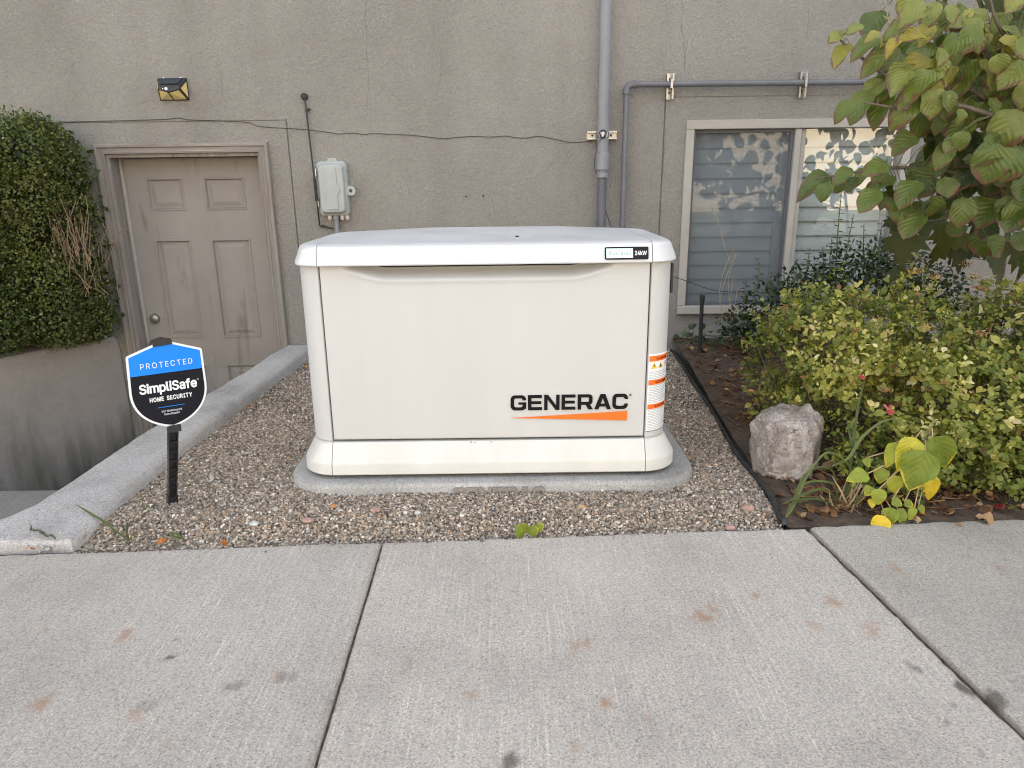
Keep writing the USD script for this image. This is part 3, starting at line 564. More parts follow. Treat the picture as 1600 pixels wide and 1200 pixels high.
# ------------------------------------------------------------------ across the road (seen mirrored in the window)
nb = thing("neighbour_house", "sunlit tan house across the road", "house")
obj("wall", bx(-16, 22, -19, -13, 0.0, 5.4), "neighbour_wall", nb)
obj("roof", loft([ring(np.array([(-16.6, -19.6), (22.6, -19.6), (22.6, -12.4), (-16.6, -12.4)]), 5.4), ring(np.array([(-16.6, -19.6), (22.6, -19.6), (22.6, -12.4), (-16.6, -12.4)]), 5.6), ring(np.array([(-14, -16.1), (20, -16.1), (20, -15.9), (-14, -15.9)]), 7.6)]), "neighbour_roof", nb)
for x in (-11, -6, -1, 13, 18):
    f_ = obj("window", bx(x, x + 1.6, -13.0, -12.95, 1.0, 2.3), "neighbour_trim", nb); obj("pane", bx(x + 0.1, x + 1.5, -12.95, -12.94, 1.1, 2.2), "dark_glass", f_)

# ------------------------------------------------------------------ fixtures on the house wall
def wl(rings):   # rings of (x, z) outlines at depths in front of the wall -> closed mesh
    m = loft([np.column_stack([r_[:, 0], np.full(len(r_), YW - d), r_[:, 1]]) for r_, d in rings]); m.fix_normals(); return m


# solar wall light above the door
t = thing("wall_light", "black wedge-shaped solar wall light with yellow lenses, above the door", "wall light")
lc = np.array([-1.770, YW, 1.478]); P_ = lambda x, d, z: lc + [x, -d, z]
body = m3.Manifold.hull_points([P_(x, d, z) for x, d, z in [(-.076, 0, .054), (.076, 0, .054), (-.076, .010, .054), (.076, .010, .054), (-.076, 0, -.054), (.076, 0, -.054), (-.076, .010, -.054), (.076, .010, -.054), (-.054, .062, .012), (.054, .062, .012), (-.054, .063, -.004), (.054, .063, -.004), (0, .068, -.018)]])
obj("housing", tm(body), "black_plastic", t)
for s in (-1, 1):
    q = [P_(s * .004, .0645, -.024), P_(s * .050, .0600, -.010), P_(s * .068, .0135, -.048), P_(s * .004, .0155, -.050)]
    obj("lens", m3.Manifold.hull_points(q + [p + [0, -.003, -.002] for p in q]), "lens_yellow", t)
    q = [P_(s * .0595, .054, -.001), P_(s * .0745, .0155, .034), P_(s * .0750, .0155, -.040)]
    obj("lens", m3.Manifold.hull_points(q + [p + [s * .003, -.0015, 0] for p in q]), "lens_yellow", t)
obj("solar_panel", m3.Manifold.hull_points([P_(x, d, z) for x, d, z in ((-.060, .0165, .0515), (.060, .0165, .0515), (-.046, .056, .020), (.046, .056, .020), (-.060, .018, .054), (.060, .018, .054), (-.046, .0575, .0225), (.046, .0575, .0225))]), "dark_glass", t)
for x, z, r_ in ((-.012, -.004, .0085), (-.030, -.003, .0035)):
    ic = trimesh.creation.icosphere(2, r_); ic.apply_translation(P_(x, .064, z)); obj("motion_sensor", ic, "white_ink", t, smooth=True)
for x in (-.045, .045):
    obj("hanger", bx(lc[0] + x - .004, lc[0] + x + .004, YW - .006, YW - .001, lc[2] + .052, lc[2] + .060), "white_ink", t)

# grey utility box with its conduit
t = thing("utility_box", "grey plastic utility box with a ring tab, on the wall behind the generator", "utility box")
bc = (-0.962, 0.962); RR = lambda w, h, r_, dx=0, dz=0: rrect(w, h, r_, bc[0] + dx, bc[1] + dz, 6, 6)
obj("back_plate", wl([(RR(.160, .286, .022), 0.001), (RR(.160, .286, .022), .034), (RR(.154, .280, .02), .038)]), "utility_grey", t, smooth=35)
obj("cover", wl([(RR(.150, .272, .02), .0385), (RR(.150, .272, .02), .044), (RR(.140, .262, .024), .047), (RR(.136, .256, .026), .060), (RR(.126, .244, .024), .067), (RR(.118, .236, .022), .068)]), "utility_grey", t, smooth=35)
hx = np.array([(-.030, .110), (.030, .110), (.030, .030), (.044, .008), (.044, -.012), (.030, -.034), (.030, -.110), (-.030, -.110), (-.030, -.034), (-.044, -.012), (-.044, .008), (-.030, .030)])[::-1]
hx = np.vstack([hx]) + bc
obj("raised_panel", wl([(hx, .067), (hx, .0705), (hx * 0.985 + np.array(bc) * 0.015, .0725)]), "utility_grey", t)
tab = Polygon([(-.03, .13), (.03, .13), (.018, .156), (-.018, .156)]).buffer(.004).difference(Point(0, .149).buffer(.003))
obj("mounting_tab", place(extrude(tab, .006), (bc[0], YW - .002, bc[1]), (1, 0, 0), (0, 0, 1)), "utility_grey", t)
ear = unary_union([Point(.097, -.012).buffer(.026), sbox(.07, -.034, .09, .010)]).difference(Point(.097, -.012).buffer(.0095))
obj("ring_tab", place(extrude(ear, .012), (bc[0], YW - .030, bc[1]), (1, 0, 0), (0, 0, 1)), "utility_grey", t)
for dz in (.085, -.075):
    obj("hinge", bx(bc[0] - .088, bc[0] - .078, YW - .050, YW - .02, bc[1] + dz - .022, bc[1] + dz + .022, .003), "galvanised_steel", t)
for dx in (-.030, .038, .066):
    obj("cable_gland", cat_([trimesh.creation.cylinder(.0115, .018, sections=8, transform=trimesh.transformations.translation_matrix((bc[0] + dx, YW - .03, bc[1] - .152))), trimesh.creation.icosphere(2, .009).apply_translation((bc[0] + dx, YW - .03, bc[1] - .161))]), "beige_plastic", t, smooth=30)
obj("conduit", tube([(bc[0] + .004, YW - .03, z) for z in (.82, .6, .3, .02)], .0125, 12), "conduit_grey", t, smooth=40)
obj("conduit_nut", trimesh.creation.cylinder(.017, .018, sections=10, transform=trimesh.transformations.translation_matrix((bc[0] + .004, YW - .03, bc[1] - .154))), "conduit_grey", t)

# whip antenna: rod from a round base at the top, running down past the box
t = thing("whip_antenna", "thin black rod with a round mount at its top, leaning beside the utility box", "antenna")
a0 = at_y(476, 151, YW - .015); a1 = at_y(487, 245, YW - .02); a2 = at_y(494, 300, YW - .05); a3 = at_y(499.5, 352, YW - .02); a4 = at_y(521, 357.5, YW - .02)
obj("rod", tube([a0, a0 * .4 + a1 * .6, a1], .0045, 8), "black_plastic", t, smooth=True)
obj("cable", tube(np.vstack([spline([a1, at_y(490.5, 275, YW - .055), a2, at_y(497, 330, YW - .03), a3], 5), [a3 + [.004, 0, -.002], (a3 + a4) / 2, a4]]), .0042, 8), "black_rubber", t, smooth=True)
obj("sleeve", tube([at_y(491.5, 279, YW - .06), at_y(495, 314, YW - .06)], .0085, 8), "black_rubber", t, smooth=40)
th = np.linspace(0, 2 * np.pi, 25)[:-1]; q = at_y(476, 151, YW)
obj("mount_disc", wl([(np.column_stack([q[0] + r_ * np.cos(th), q[2] + r_ * np.sin(th)]), d) for r_, d in ((.018, .0), (.018, .012), (.015, .018), (.007, .020))]), "black_rubber", t, smooth=40)
q = at_y(482, 171, YW - .012); obj("clip", bx(q[0] - .012, q[0] + .008, YW - .022, YW, q[2] - .006, q[2] + .006, .002), "black_plastic", t)
q = at_y(502, 354, YW - .012); obj("clip", bx(q[0] - .004, q[0] + .014, YW - .026, YW, q[2] - .004, q[2] + .009, .002), "black_plastic", t)


def strut(name, x0, x1, z0, z1, parent, along):
    """slotted steel channel piece: base, two lips, bolts"""
    d = .030
    if along == "x": parts = [bx(x0, x1, YW - .006, YW - .001, z0, z1), bx(x0, x1, YW - d, YW - .006, z0, z0 + .003), bx(x0, x1, YW - d, YW - .006, z1 - .003, z1), bx(x0, x1, YW - d - .002, YW - d, z0, z0 + .009), bx(x0, x1, YW - d - .002, YW - d, z1 - .009, z1)]
    else: parts = [bx(x0, x1, YW - .006, YW - .001, z0, z1), bx(x0, x0 + .003, YW - d, YW - .006, z0, z1), bx(x1 - .003, x1, YW - d, YW - .006, z0, z1), bx(x0, x0 + .009, YW - d - .002, YW - d, z0, z1), bx(x1 - .009, x1, YW - d - .002, YW - d, z0, z1)]
    o = obj(name, cat_(parts), "galvanised_steel", parent)
    ends = ([(x0 + .03, (z0 + z1) / 2), (x1 - .03, (z0 + z1) / 2)] if along == "x" else [((x0 + x1) / 2, z1 - .028), ((x0 + x1) / 2, z0 + .034)])
    for ex, ez in ends:
        c = trimesh.creation.cylinder(.0065, .008, sections=6, transform=trimesh.transformations.translation_matrix((ex, YW - .009, ez)) @ trimesh.transformations.rotation_matrix(np.pi / 2, [1, 0, 0])); obj("bolt", c, "black_plastic", o)


t = thing("thick_conduit", "thick grey vertical conduit with a coupling and dark lower end on the wall", "conduit")
cx, cy = 0.500, YW - .066
obj("pipe", tube([(cx, cy, z) for z in (1.125, 3.0, 6.38)], .0305, 20), "conduit_grey", t, smooth=40)
obj("coupling", loft([np.column_stack([cx + r_ * np.cos(th), cy + r_ * np.sin(th), np.full(24, z)]) for r_, z in ((.031, 1.040), (.0355, 1.043), (.0355, 1.122), (.0335, 1.126), (.031, 1.128))]), "conduit_grey", t, smooth=35)
obj("coupling_ring", loft([np.column_stack([cx + r_ * np.cos(th), cy + r_ * np.sin(th), np.full(24, z)]) for r_, z in ((.028, 1.0), (.0325, 1.002), (.0325, 1.026), (.027, 1.029), (.027, 1.041))]), "conduit_grey", t, smooth=35)
obj("lower_pipe", tube([(cx, cy, z) for z in (1.003, .5, .0)], .0245, 18), "conduit_dark", t, smooth=40)
strut("strut_bracket", cx - .080, cx + .080, 1.199, 1.241, t, "x")
obj("pipe_strap", loft([np.column_stack([cx + .0325 * np.cos(th), cy + .0325 * np.sin(th), np.full(24, z)]) for z in (1.208, 1.232)]), "galvanised_steel", t, smooth=40)
t = thing("thin_conduit", "thin grey conduit rising from behind the generator and bending right above the window", "conduit")
vx, hz, py_ = 0.620, 1.468, YW - .050
obj("pipe", tube([(vx, py_, z) for z in (0.0, .7, hz - .03)], .0150, 14), "conduit_thin", t, smooth=40)
obj("pipe", tube([(vx + .03, py_, hz), (1.6, py_, hz - .002), (3.4, py_, hz - .004)], .0150, 14), "conduit_thin", t, smooth=40)
ang = np.linspace(0, np.pi / 2, 8); el = [(vx, py_, hz - .045)] + [(vx + .032 - .032 * math.cos(a), py_, hz - .032 + .032 * math.sin(a)) for a in ang] + [(vx + .045, py_, hz)]
obj("elbow", tube(el, .0185, 14), "conduit_thin", t, smooth=40)
for e0, e1 in (((vx, py_, hz - .047), (vx, py_, hz - .037)), ((vx + .037, py_, hz), (vx + .047, py_, hz))): obj("elbow_collar", tube([e0, e1], .0215, 14), "conduit_thin", t, smooth=40)
for x in (.853, 1.553):
    strut("strut_bracket", x - .019, x + .019, hz - .072, hz + .055, t, "z")
    obj("pipe_strap", cat_([bx(x - .006, x + .006, py_ - .019, py_ - .0155, hz - .022, hz + .022), bx(x - .006, x + .006, py_ - .0155, YW - .03, hz + .0165, hz + .020), bx(x - .006, x + .006, py_ - .0155, YW - .03, hz - .021, hz - .0175)]), "galvanised_steel", t)

t = thing("wall_cable", "thin dark cable sagging across the stucco from the hedge to the thick conduit", "cable")
wpx = [(60, 192), (125, 190), (190, 188.5), (255, 186.5), (272, 185), (284, 184.5), (292, 187), (340, 188.5), (385, 191), (396, 194), (406, 197.5), (445, 200.5), (480, 202.5), (515, 207), (530, 209.3), (540, 208), (556, 208.2), (568, 210), (585, 208.5), (612, 210), (640, 211), (668, 214), (692, 216.5), (715, 214.5), (742, 213), (765, 214), (790, 212.5), (806, 215), (822, 215.5), (842, 213), (860, 216), (878, 220), (893, 222.5), (918, 221)]
obj("cable", tube(spline([at_y(a, b, YW - .003) for a, b in wpx] + [at_y(930, 216, YW - .03), at_y(935, 212, YW - .10)], 4), .0016, 6), "black_rubber", t, smooth=True)
coil = [np.array([cx - .006 + (.016 + .003 * math.sin(3 * a)) * math.cos(a), cy - .040 - .004 * (a % 2), 1.221 + .020 * math.sin(a)]) for a in np.linspace(0, 6 * np.pi, 60)]
obj("coil", tube(coil, .0030, 6), "black_rubber", t, smooth=True)
obj("cable_tail", tube(spline([coil[-1], at_y(934, 224, YW - .1), at_y(930.5, 240, YW - .1), at_y(929, 258, YW - .1), at_y(931, 270, YW - .095), at_y(935, 274, YW - .10)], 5), .0016, 6), "black_rubber", t, smooth=True)
obj("cable_tail", tube(spline([at_y(941, 312, YW - .06), at_y(948, 334, YW - .04), at_y(956, 356, YW - .03), at_y(975, 400, YW - .02), (0.78, YW - .03, .50), (0.93, YW - .10, .46), at_y(1075, 440, 3.9), at_y(1110, 452, 3.85), at_y(1140, 456, 3.8), at_y(1165, 455, 3.75)], 6), .0020, 6), "black_rubber", t, smooth=True)

# ------------------------------------------------------------------ generator on its pad
GX, GF = -0.080, 2.22                                        # centre line, front of the cabinet
pad = thing("generator_pad", "grey rounded concrete pad under the generator, half sunk in gravel", "pad")
pc = (GX + .010, 2.13 + .42)
RP = lambda ins, r_=.17: rrect(1.385 - 2 * ins, .84 - 2 * ins, r_ - ins, pc[0], pc[1], 12, 24)
rings = [(0, -.08), (0, .0), (.002, .034), (.008, .046), (.02, .050), (.10, .051), (.30, .0515)]
rg = []
for ins, z in rings:
    r_ = RP(min(ins, .16)); r_ = r_ + norm(r_ - pc) * ((meshkit.fbm(np.column_stack([r_ * 9, np.full(len(r_), z * 20)]), 3, 4) - .5) * .008)[:, None]; rg.append(ring(r_, z))
obj("slab", loft(rg), "pad_concrete", pad, smooth=40)


def fat(letter, w=1.05, s=.235):
    """one heavy extended capital, height 1"""
    rr = lambda x0, y0, x1, y1, r_: sbox(x0 + r_, y0 + r_, x1 - r_, y1 - r_).buffer(r_, 12)
    if letter in "CG":
        o = rr(0, 0, w, 1, .30).difference(rr(s, s * .88, w - s, 1 - s * .88, .13))
        o = o.difference(sbox(w - s - .02, .36 if letter == "C" else .52, w + .1, .66))
        if letter == "G": o = unary_union([o, sbox(w - s, .1, w, .535), sbox(w * .50, .385, w, .535)])
        return o
    if letter == "E": return unary_union([sbox(0, 0, s, 1), sbox(0, 0, w * .90, s * .86), sbox(0, 1 - s * .86, w * .90, 1), sbox(0, .5 - s * .40, w * .86, .5 + s * .40)])
    if letter == "N": return unary_union([sbox(0, 0, s, 1), sbox(w - s, 0, w, 1), Polygon([(0, 1), (s * 1.15, 1), (w, 0), (w - s * 1.15, 0)])])
    if letter == "R": return unary_union([sbox(0, 0, s, 1), rr(0, .31, w * .96, 1, .24).difference(rr(s * .5, .31 + s * .8, w * .96 - s, 1 - s * .86, .08)).union(sbox(0, .9, .3, 1)).difference(sbox(0, .2, .02, .3)), Polygon([(w * .50, .36), (w * .78, .36), (w, 0), (w * .70, 0)])])
    if letter == "A": return unary_union([Polygon([(-.04, 0), (.24, 0), (w * .5, .74), (w * .5 + .02, 1), (w * .5 - .17, 1)]), Polygon([(w + .04, 0), (w - .24, 0), (w * .5, .74), (w * .5 - .02, 1), (w * .5 + .17, 1)]), sbox(w * .2, .18, w * .8, .18 + s * .8)])
    if letter == "D": return rr(0, 0, w, 1, .34).union(sbox(0, 0, .4, 1)).difference(rr(s, s * .86, w - s, 1 - s * .86, .15))


def fat_word(word, height, width, gap=.13):
    out, x = [], 0.0
    for ch in word:
        out.append(affinity.translate(fat(ch), x, 0)); x += 1.05 * (.92 if ch in "E" else 1.0) + gap
    return affinity.scale(unary_union(out), width / (x - gap), height, origin=(0, 0))


wd = fat_word("GENERAC", .046, .300)
obj("cast_lettering", place(extrude(wd, .010), (at_y(708, 776, 2.13)[0], 2.132, -.009), (1, 0, 0), (0, 0, 1)), "stair_concrete", pad)

gen = thing("generator", "off-white home standby generator with overhanging lid and orange wedge logo, on a concrete pad", "generator")
BW, BD, BR = 1.192, .60, .088
gc = (GX, GF + BD / 2)
RB = lambda ins=0, r_=BR, n=14: rrect(BW - 2 * ins, BD - 2 * ins, r_ - ins, gc[0], gc[1], n, 14)
SX = .517                                                    # seams at GX -/+ SX
obj("core", loft([ring(RB(.046), .07), ring(RB(.046), .748)]), "generator_core", gen)
zb, zt = .1735, .7455


def plan(s, off=0.0):
    """point on the cabinet outline, s metres from the right seam round the right front corner"""
    flat = BW / 2 - BR - SX
    if s < flat: return np.array([GX + SX + s, GF - off])
    a = min((s - flat) / BR, np.pi / 2); c = np.array([GX + BW / 2 - BR, GF + BR]); p = c + (BR + off) * np.array([math.sin(a), -math.cos(a)])
    if (s - flat) / BR > np.pi / 2: p = p + [0, s - flat - BR * np.pi / 2]
    return p


S_END = (BW / 2 - BR - SX) + BR * np.pi / 2 + BD - 2 * BR + BR * .6
sv = np.concatenate([np.linspace(0.0022, .012, 5), np.linspace(.018, .20, 26), np.linspace(.24, .60, 8)])
for side in (1, -1):
    pr = np.array([plan(s) for s in sv]); inn = np.array([plan(s, -.010) for s in sv])
    pr[0] = plan(sv[0], -.004); prof = np.vstack([pr, inn[::-1]])
    if side < 0: prof[:, 0] = 2 * GX - prof[:, 0]; prof = prof[::-1]
    obj("corner_panel", loft([ring(prof, zb - .004), ring(prof, zt)]), "generator_paint", gen, smooth=40)
bk = rrect(BW - .004, .02, .004, GX, GF + BD - .012, 4, 2); obj("rear_panel", loft([ring(bk, zb), ring(bk, zt)]), "generator_paint", gen)

# front panel with the scooped hand hold under the lid
nx, nz = 220, 110
xs = np.concatenate([[-SX + .0022, -SX + .0030, -SX + .0045], np.linspace(-SX + .007, SX - .007, nx), [SX - .0045, SX - .0030, SX - .0022]])
zs = np.concatenate([[zb, zb + .0015, zb + .004], np.linspace(zb + .008, zt - .075, 20), np.linspace(zt - .074, zt, nz)])
XX, ZZ = np.meshgrid(xs, zs, indexing="ij")
arch = .035 * smoothstep(.460, .280, np.abs(XX + .02))
dv = ZZ - (zt - arch)
depth = .050 * smoothstep(-.010, .030, dv) * smoothstep(.002, .010, arch) - .0028 * np.exp(-((dv + .012) / .008) ** 2) * smoothstep(.004, .02, arch)
ed = np.minimum.reduce([XX + SX - .0022, SX - .0022 - XX, ZZ - zb]); depth = depth + .0035 * np.clip(1 - ed / .004, 0, 1) ** 2
depth = depth - .0025 * np.cos(XX / SX * np.pi / 2) ** .5
Pf = np.column_stack([(GX + XX).ravel(), (GF + depth).ravel(), ZZ.ravel()]); ix = np.arange(Pf.shape[0]).reshape(XX.shape)
qf = np.stack([ix[:-1, :-1], ix[1:, :-1], ix[1:, 1:], ix[:-1, 1:]], -1).reshape(-1, 4)
front = obj("front_panel", (Pf, qf), "generator_paint", gen, smooth=True)


def strip(ringlist, name, mt, cuts=True, cap="lid_end_cap"):
    whole = man(loft(ringlist))
    xl, xr, g = GX - SX, GX + SX, .0011
    obj(name, tm(whole.trim_by_plane((1, 0, 0), xl + g).trim_by_plane((-1, 0, 0), -(xr - g))), mt, gen, smooth=32)
    obj(cap, tm(whole.trim_by_plane((-1, 0, 0), -(xl - g))), mt, gen, smooth=32); obj(cap, tm(whole.trim_by_plane((1, 0, 0), xr + g)), mt, gen, smooth=32)


def LR(w, d, r_, fy, z): return ring(rrect(w, d, r_, GX, fy + d / 2, 14, 30), z)


bw, bd, bf = 1.262, .68, GF - .045
rgs = [LR(bw - .010, bd - .01, .115, bf + .005, .063)] + [LR(bw, bd, .12, bf, z) for z in (.067, .100)] + [LR(bw - .006, bd - .006, .118, bf + .003, .108), LR(bw - .062, bd - .062, .098, bf + .031, .160), LR(bw - .078, bd - .078, .092, bf + .038, .1665), LR(bw - .10, bd - .10, .085, bf + .050, .1675)]
strip(rgs, "base_skirt", "skirt_paint", cap="base_corner")
lw, ld, lf = 1.222, .655, GF - .022
rgs = [LR(lw - .03, ld - .03, .095, lf + .015, .748), LR(lw - .004, ld - .004, .108, lf + .002, .7485), LR(lw, ld, .11, lf, .752), LR(lw - .004, ld - .004, .108, lf + .002, .760), LR(lw - .030, ld - .030, .104, lf + .012, .797), LR(lw - .040, ld - .040, .10, lf + .0165, .806), LR(lw - .056, ld - .056, .10, lf + .025, .811), LR(lw - .080, ld - .080, .10, lf + .038, .8135)]
for k in np.linspace(.10, .5, 9):
    i_ = rrect(lw - 2 * k, ld - k * 1.1, max(.02, .10 - k * .12), GX, lf + .05 + (k - .04) * .9 + (ld - k * 1.1) / 2 - .02, 14, 30)
    rgs.append(ring(i_, .8135 + .013 * smoothstep(.04, .40, k)))
strip(rgs, "lid", "generator_lid_paint")
q = at_y(808, 372, 2.35); obj("lid_latch", bx(q[0] - .006, q[0] + .006, 2.36, 2.366, .816, .8225, .001), "black_plastic", gen)

# lettering, wedge and badge
wd = fat_word("GENERAC", .0520, .384)
fp = GF - .0037
obj("lettering", place(extrude(wd, .0012), (at_y(798, 641, fp)[0], fp, at_y(798, 640.5, fp)[2] - .002), (1, 0, .002), (0, 0, 1)), "black_ink", gen)
w0, w1, w2 = at_y(798, 653, fp), at_y(980, 642, fp), at_y(980, 656.5, fp)
obj("logo_wedge", extrude(Polygon([(0, 0), (w1[0] - w0[0], w1[2] - w0[2]), (w1[0] - w0[0], w2[2] - w0[2])]), .0012).apply_transform(np.array([[1, 0, 0, w0[0]], [0, 0, -1, fp], [0, 1, 0, w0[2]], [0, 0, 0, 1]])), "orange_ink", gen)
q = at_y(985, 617, fp); obj("registered_mark", place(cat_([extrude(Point(0, 0).buffer(.0038).difference(Point(0, 0).buffer(.0030)), .0008), meshkit.text_mesh("R", .0040, .0008).apply_translation((-.0016, -.002, 0))]), (q[0], fp, q[2]), (1, 0, 0), (0, 0, 1)), "black_ink", gen)
# badge on the sloping lid front
b0 = np.array([at_y(945, 399, lf + .006)[0], lf + .0125 - .0105, .7615]); bu = np.array([1, 0, 0.0]); bv = norm([0, .012, .037]); bwid = .1335; bh = .0365
bv = norm([0, .010, .037]); b0 = np.array([b0[0], lf + .0002, .7595]); outl = sbox(.004, .003, bwid - .004, bh - .003).buffer(.004, 6)
bg = obj("badge", place(extrude(outl, .0022), b0, bu, bv), "sign_black", gen)
obj("badge_field", place(extrude(sbox(.005, .0045, .085, bh - .0045).buffer(.001), .0008), b0 + np.cross(bu, bv) * .0021, bu, bv), "pale_teal_ink", bg)
tx = meshkit.text_mesh("G u a r d i a n", .0085, .0004); tx.vertices[:, 0] *= .066 / tx.vertices[:, 0].max(); obj("lettering", place(tx, b0 + np.cross(bu, bv) * .0028 + bu * .012 + bv * .0135, bu, bv), "grey_ink", bg)
tx = meshkit.text_mesh("24kW", .0125, .0006, True); tx.vertices[:, 0] *= .0375 / tx.vertices[:, 0].max(); obj("lettering", place(tx, b0 + np.cross(bu, bv) * .0021 + bu * .0905 + bv * .012, bu, bv), "white_ink", bg)


# warning labels wrapped round the right corner
def wrap(mesh, s0, z0, off):
    v = np.asarray(mesh.vertices); P = np.array([[*plan(s0 + a, off + c * .35), z0 + b] for a, b, c in v]); return trimesh.Trimesh(P, mesh.faces, process=False)


def wgrid(w_, h_, n=12, th=.0006):
    m = [bx(w_ * i / n, w_ * (i + 1) / n, 0, 1, 0, h_) for i in range(n)]
    return cat_([trimesh.Trimesh(np.column_stack([q.vertices[:, 0], q.vertices[:, 2], q.vertices[:, 1] * th]), q.faces[:, ::-1], process=False) for q in m])


LW, LZ0, LZ1 = .100, .190, .452
wl_ = obj("warning_label", wrap(wgrid(LW, LZ1 - LZ0, 14, .0008), .0055, LZ0, .0004), "white_ink", gen)
H = LZ1 - LZ0; bands = [(H - .0245, H - .006, "WARNING"), (H * .605, H * .605 + .017, "AVERTISSEMENT"), (H * .29, H * .29 + .0165, "ADVERTENCIA")]
for a, b, word in bands:
    obj("label_band", wrap(wgrid(LW - .003, b - a, 14), .007, LZ0 + a, .0009), "orange_ink", wl_)
    tx = meshkit.text_mesh(word, .0085, .0010); tx.vertices[:, 0] *= min(1, .060 / tx.vertices[:, 0].max()); obj("lettering", wrap(tx, .032, LZ0 + a + .004, .0013), "black_ink", wl_)
obj("label_rule", wrap(cat_([wgrid(LW, .0016, 14), ]), .0055, LZ0 - .0018, .0008), "black_ink", wl_)
rows = []
for z0, z1 in ((H * .605 + .021, H - .060), (H * .29 + .020, H * .605 - .003), (.004, H * .29 - .003)):
    z = z1
    while z > z0:
        x = .004
        end = rng.uniform(.070, LW - .006)
        while x < end:
            l_ = rng.uniform(.006, .018); rows.append(wrap(wgrid(min(l_, end - x + .002), .0009, 2), .0055 + x, LZ0 + z, .0009)); x += l_ + .0016
        z -= .0056
obj("label_text_lines", cat_(rows), "grey_ink", wl_, kind="stuff")
for k, x in enumerate((.008, .036)):
    tri = Polygon([(0, 0), (.019, 0), (.0095, .0175)]).buffer(.0015); obj("warning_triangle", wrap(extrude(tri, .0010), .0055 + x + .002, LZ0 + H - .0475, .0010), "yellow_ink", wl_)
    obj("warning_symbol", wrap(cat_([extrude(Polygon([(.0095, .003), (.0125, .0095), (.0098, .0092), (.0105, .0145), (.0070, .0075), (.0095, .0078)]) if k == 0 else unary_union([Point(.0085, .0045).buffer(.0028), Polygon([(.006, .005), (.013, .002), (.011, .012), (.008, .013)])]), .0010)]), .0055 + x + .002, LZ0 + H - .0475, .0016), "black_ink", wl_)
for x in (.070, .091):
    c_ = Point(0, 0).buffer(.0088, 8).difference(Point(0, 0).buffer(.0072, 8)).union(affinity.rotate(sbox(-.0008, -.0075, .0008, .0075), 45, origin=(0, 0)))
    obj("prohibition_mark", wrap(extrude(affinity.translate(c_, .009, .0085), .0009), .0055 + x - .004, LZ0 + H - .0470, .0010), "pink_ink", wl_)
# a small leaf-litter splash on the skirt and scuffs
sc = []
for px, py, r_ in ((742, 692, .004), (750, 697, .006), (757, 693, .003), (746, 694, .002), (768, 691, .003), (736, 691, .003)):
    ic = trimesh.creation.icosphere(1, r_ * .85); ic.vertices *= [1.4, .3, 1]; ic.apply_translation(at_y(px, py, bf + .034)); sc.append(ic)
obj("mud_splash", cat_(sc), "bark", gen, kind="stuff")
obj("exhaust_latch", bx(GX + BW / 2 - .002, GX + BW / 2 + .006, GF + .06, GF + .09, .64, .735, .002), "black_plastic", gen)

# ------------------------------------------------------------------ yard sign
sg = thing("yard_sign", "blue and black shield-shaped home security yard sign on a black ribbed stake in the gravel", "yard sign")
psi, ln = math.radians(38), math.radians(1.6)
SU = np.array([math.cos(psi), math.sin(psi), 0]); SV = np.array([0, 0, 1.0]); SU, SV = SU * math.cos(ln) - SV * math.sin(ln), SV * math.cos(ln) + SU * math.sin(ln)
SN = np.cross(SU, SV); so = np.array([-1.043, 2.03, .291]) + SU * .016
bez = lambda a, b, c, d, n=14: [tuple((1 - t) ** 3 * np.array(a) + 3 * t * (1 - t) ** 2 * np.array(b) + 3 * t * t * (1 - t) * np.array(c) + t ** 3 * np.array(d)) for t in np.linspace(0, 1, n)]
half = [(0, .268), (-.104, .2305)] + bez((-.107, .118), (-.107, .062), (-.072, .016), (0, .0)); shield = Polygon(half + [(-x, y) for x, y in half[::-1]]).buffer(-.008).buffer(.008, 8)
sgp = lambda m, d: place(m, so + SN * d, SU, SV)
obj("plate", sgp(extrude(shield, .003), 0), "white_ink", sg)
inner = shield.buffer(-.0062)
bl = sbox(-1, .170, 1, 1)
obj("blue_field", sgp(extrude(inner.intersection(bl), .0008), .0029), "sign_blue", sg); obj("black_field", sgp(extrude(inner.difference(bl), .0008), .0029), "sign_black", sg)


def words(text, u0, u1, v, h, bold, mt, spaced=0):
    if spaced:
        ms, x = [], 0.0
        for ch in text:
            if ch == " ": x += h * .5 + spaced; continue
            g = meshkit.text_mesh(ch, h, .0006, bold); w_ = g.vertices[:, 0].max() - g.vertices[:, 0].min(); g.vertices[:, 0] += x - g.vertices[:, 0].min(); ms.append(g); x += w_ + spaced
        m = cat_(ms)
    else: m = meshkit.text_mesh(text, h, .0006, bold)
    x0, x1 = m.vertices[:, 0].min(), m.vertices[:, 0].max(); m.vertices[:, 0] = u0 + (m.vertices[:, 0] - x0) / (x1 - x0) * (u1 - u0); m.vertices[:, 1] += v
    if bold: m = cat_([m] + [trimesh.Trimesh(np.asarray(m.vertices) + [a * h, b * h, c], m.faces, process=False) for a, b, c in ((.022, 0, .00005), (-.022, 0, .0001), (0, .025, .00015), (0, -.025, .0002))])
    obj("lettering", sgp(m, .0036), mt, sg)


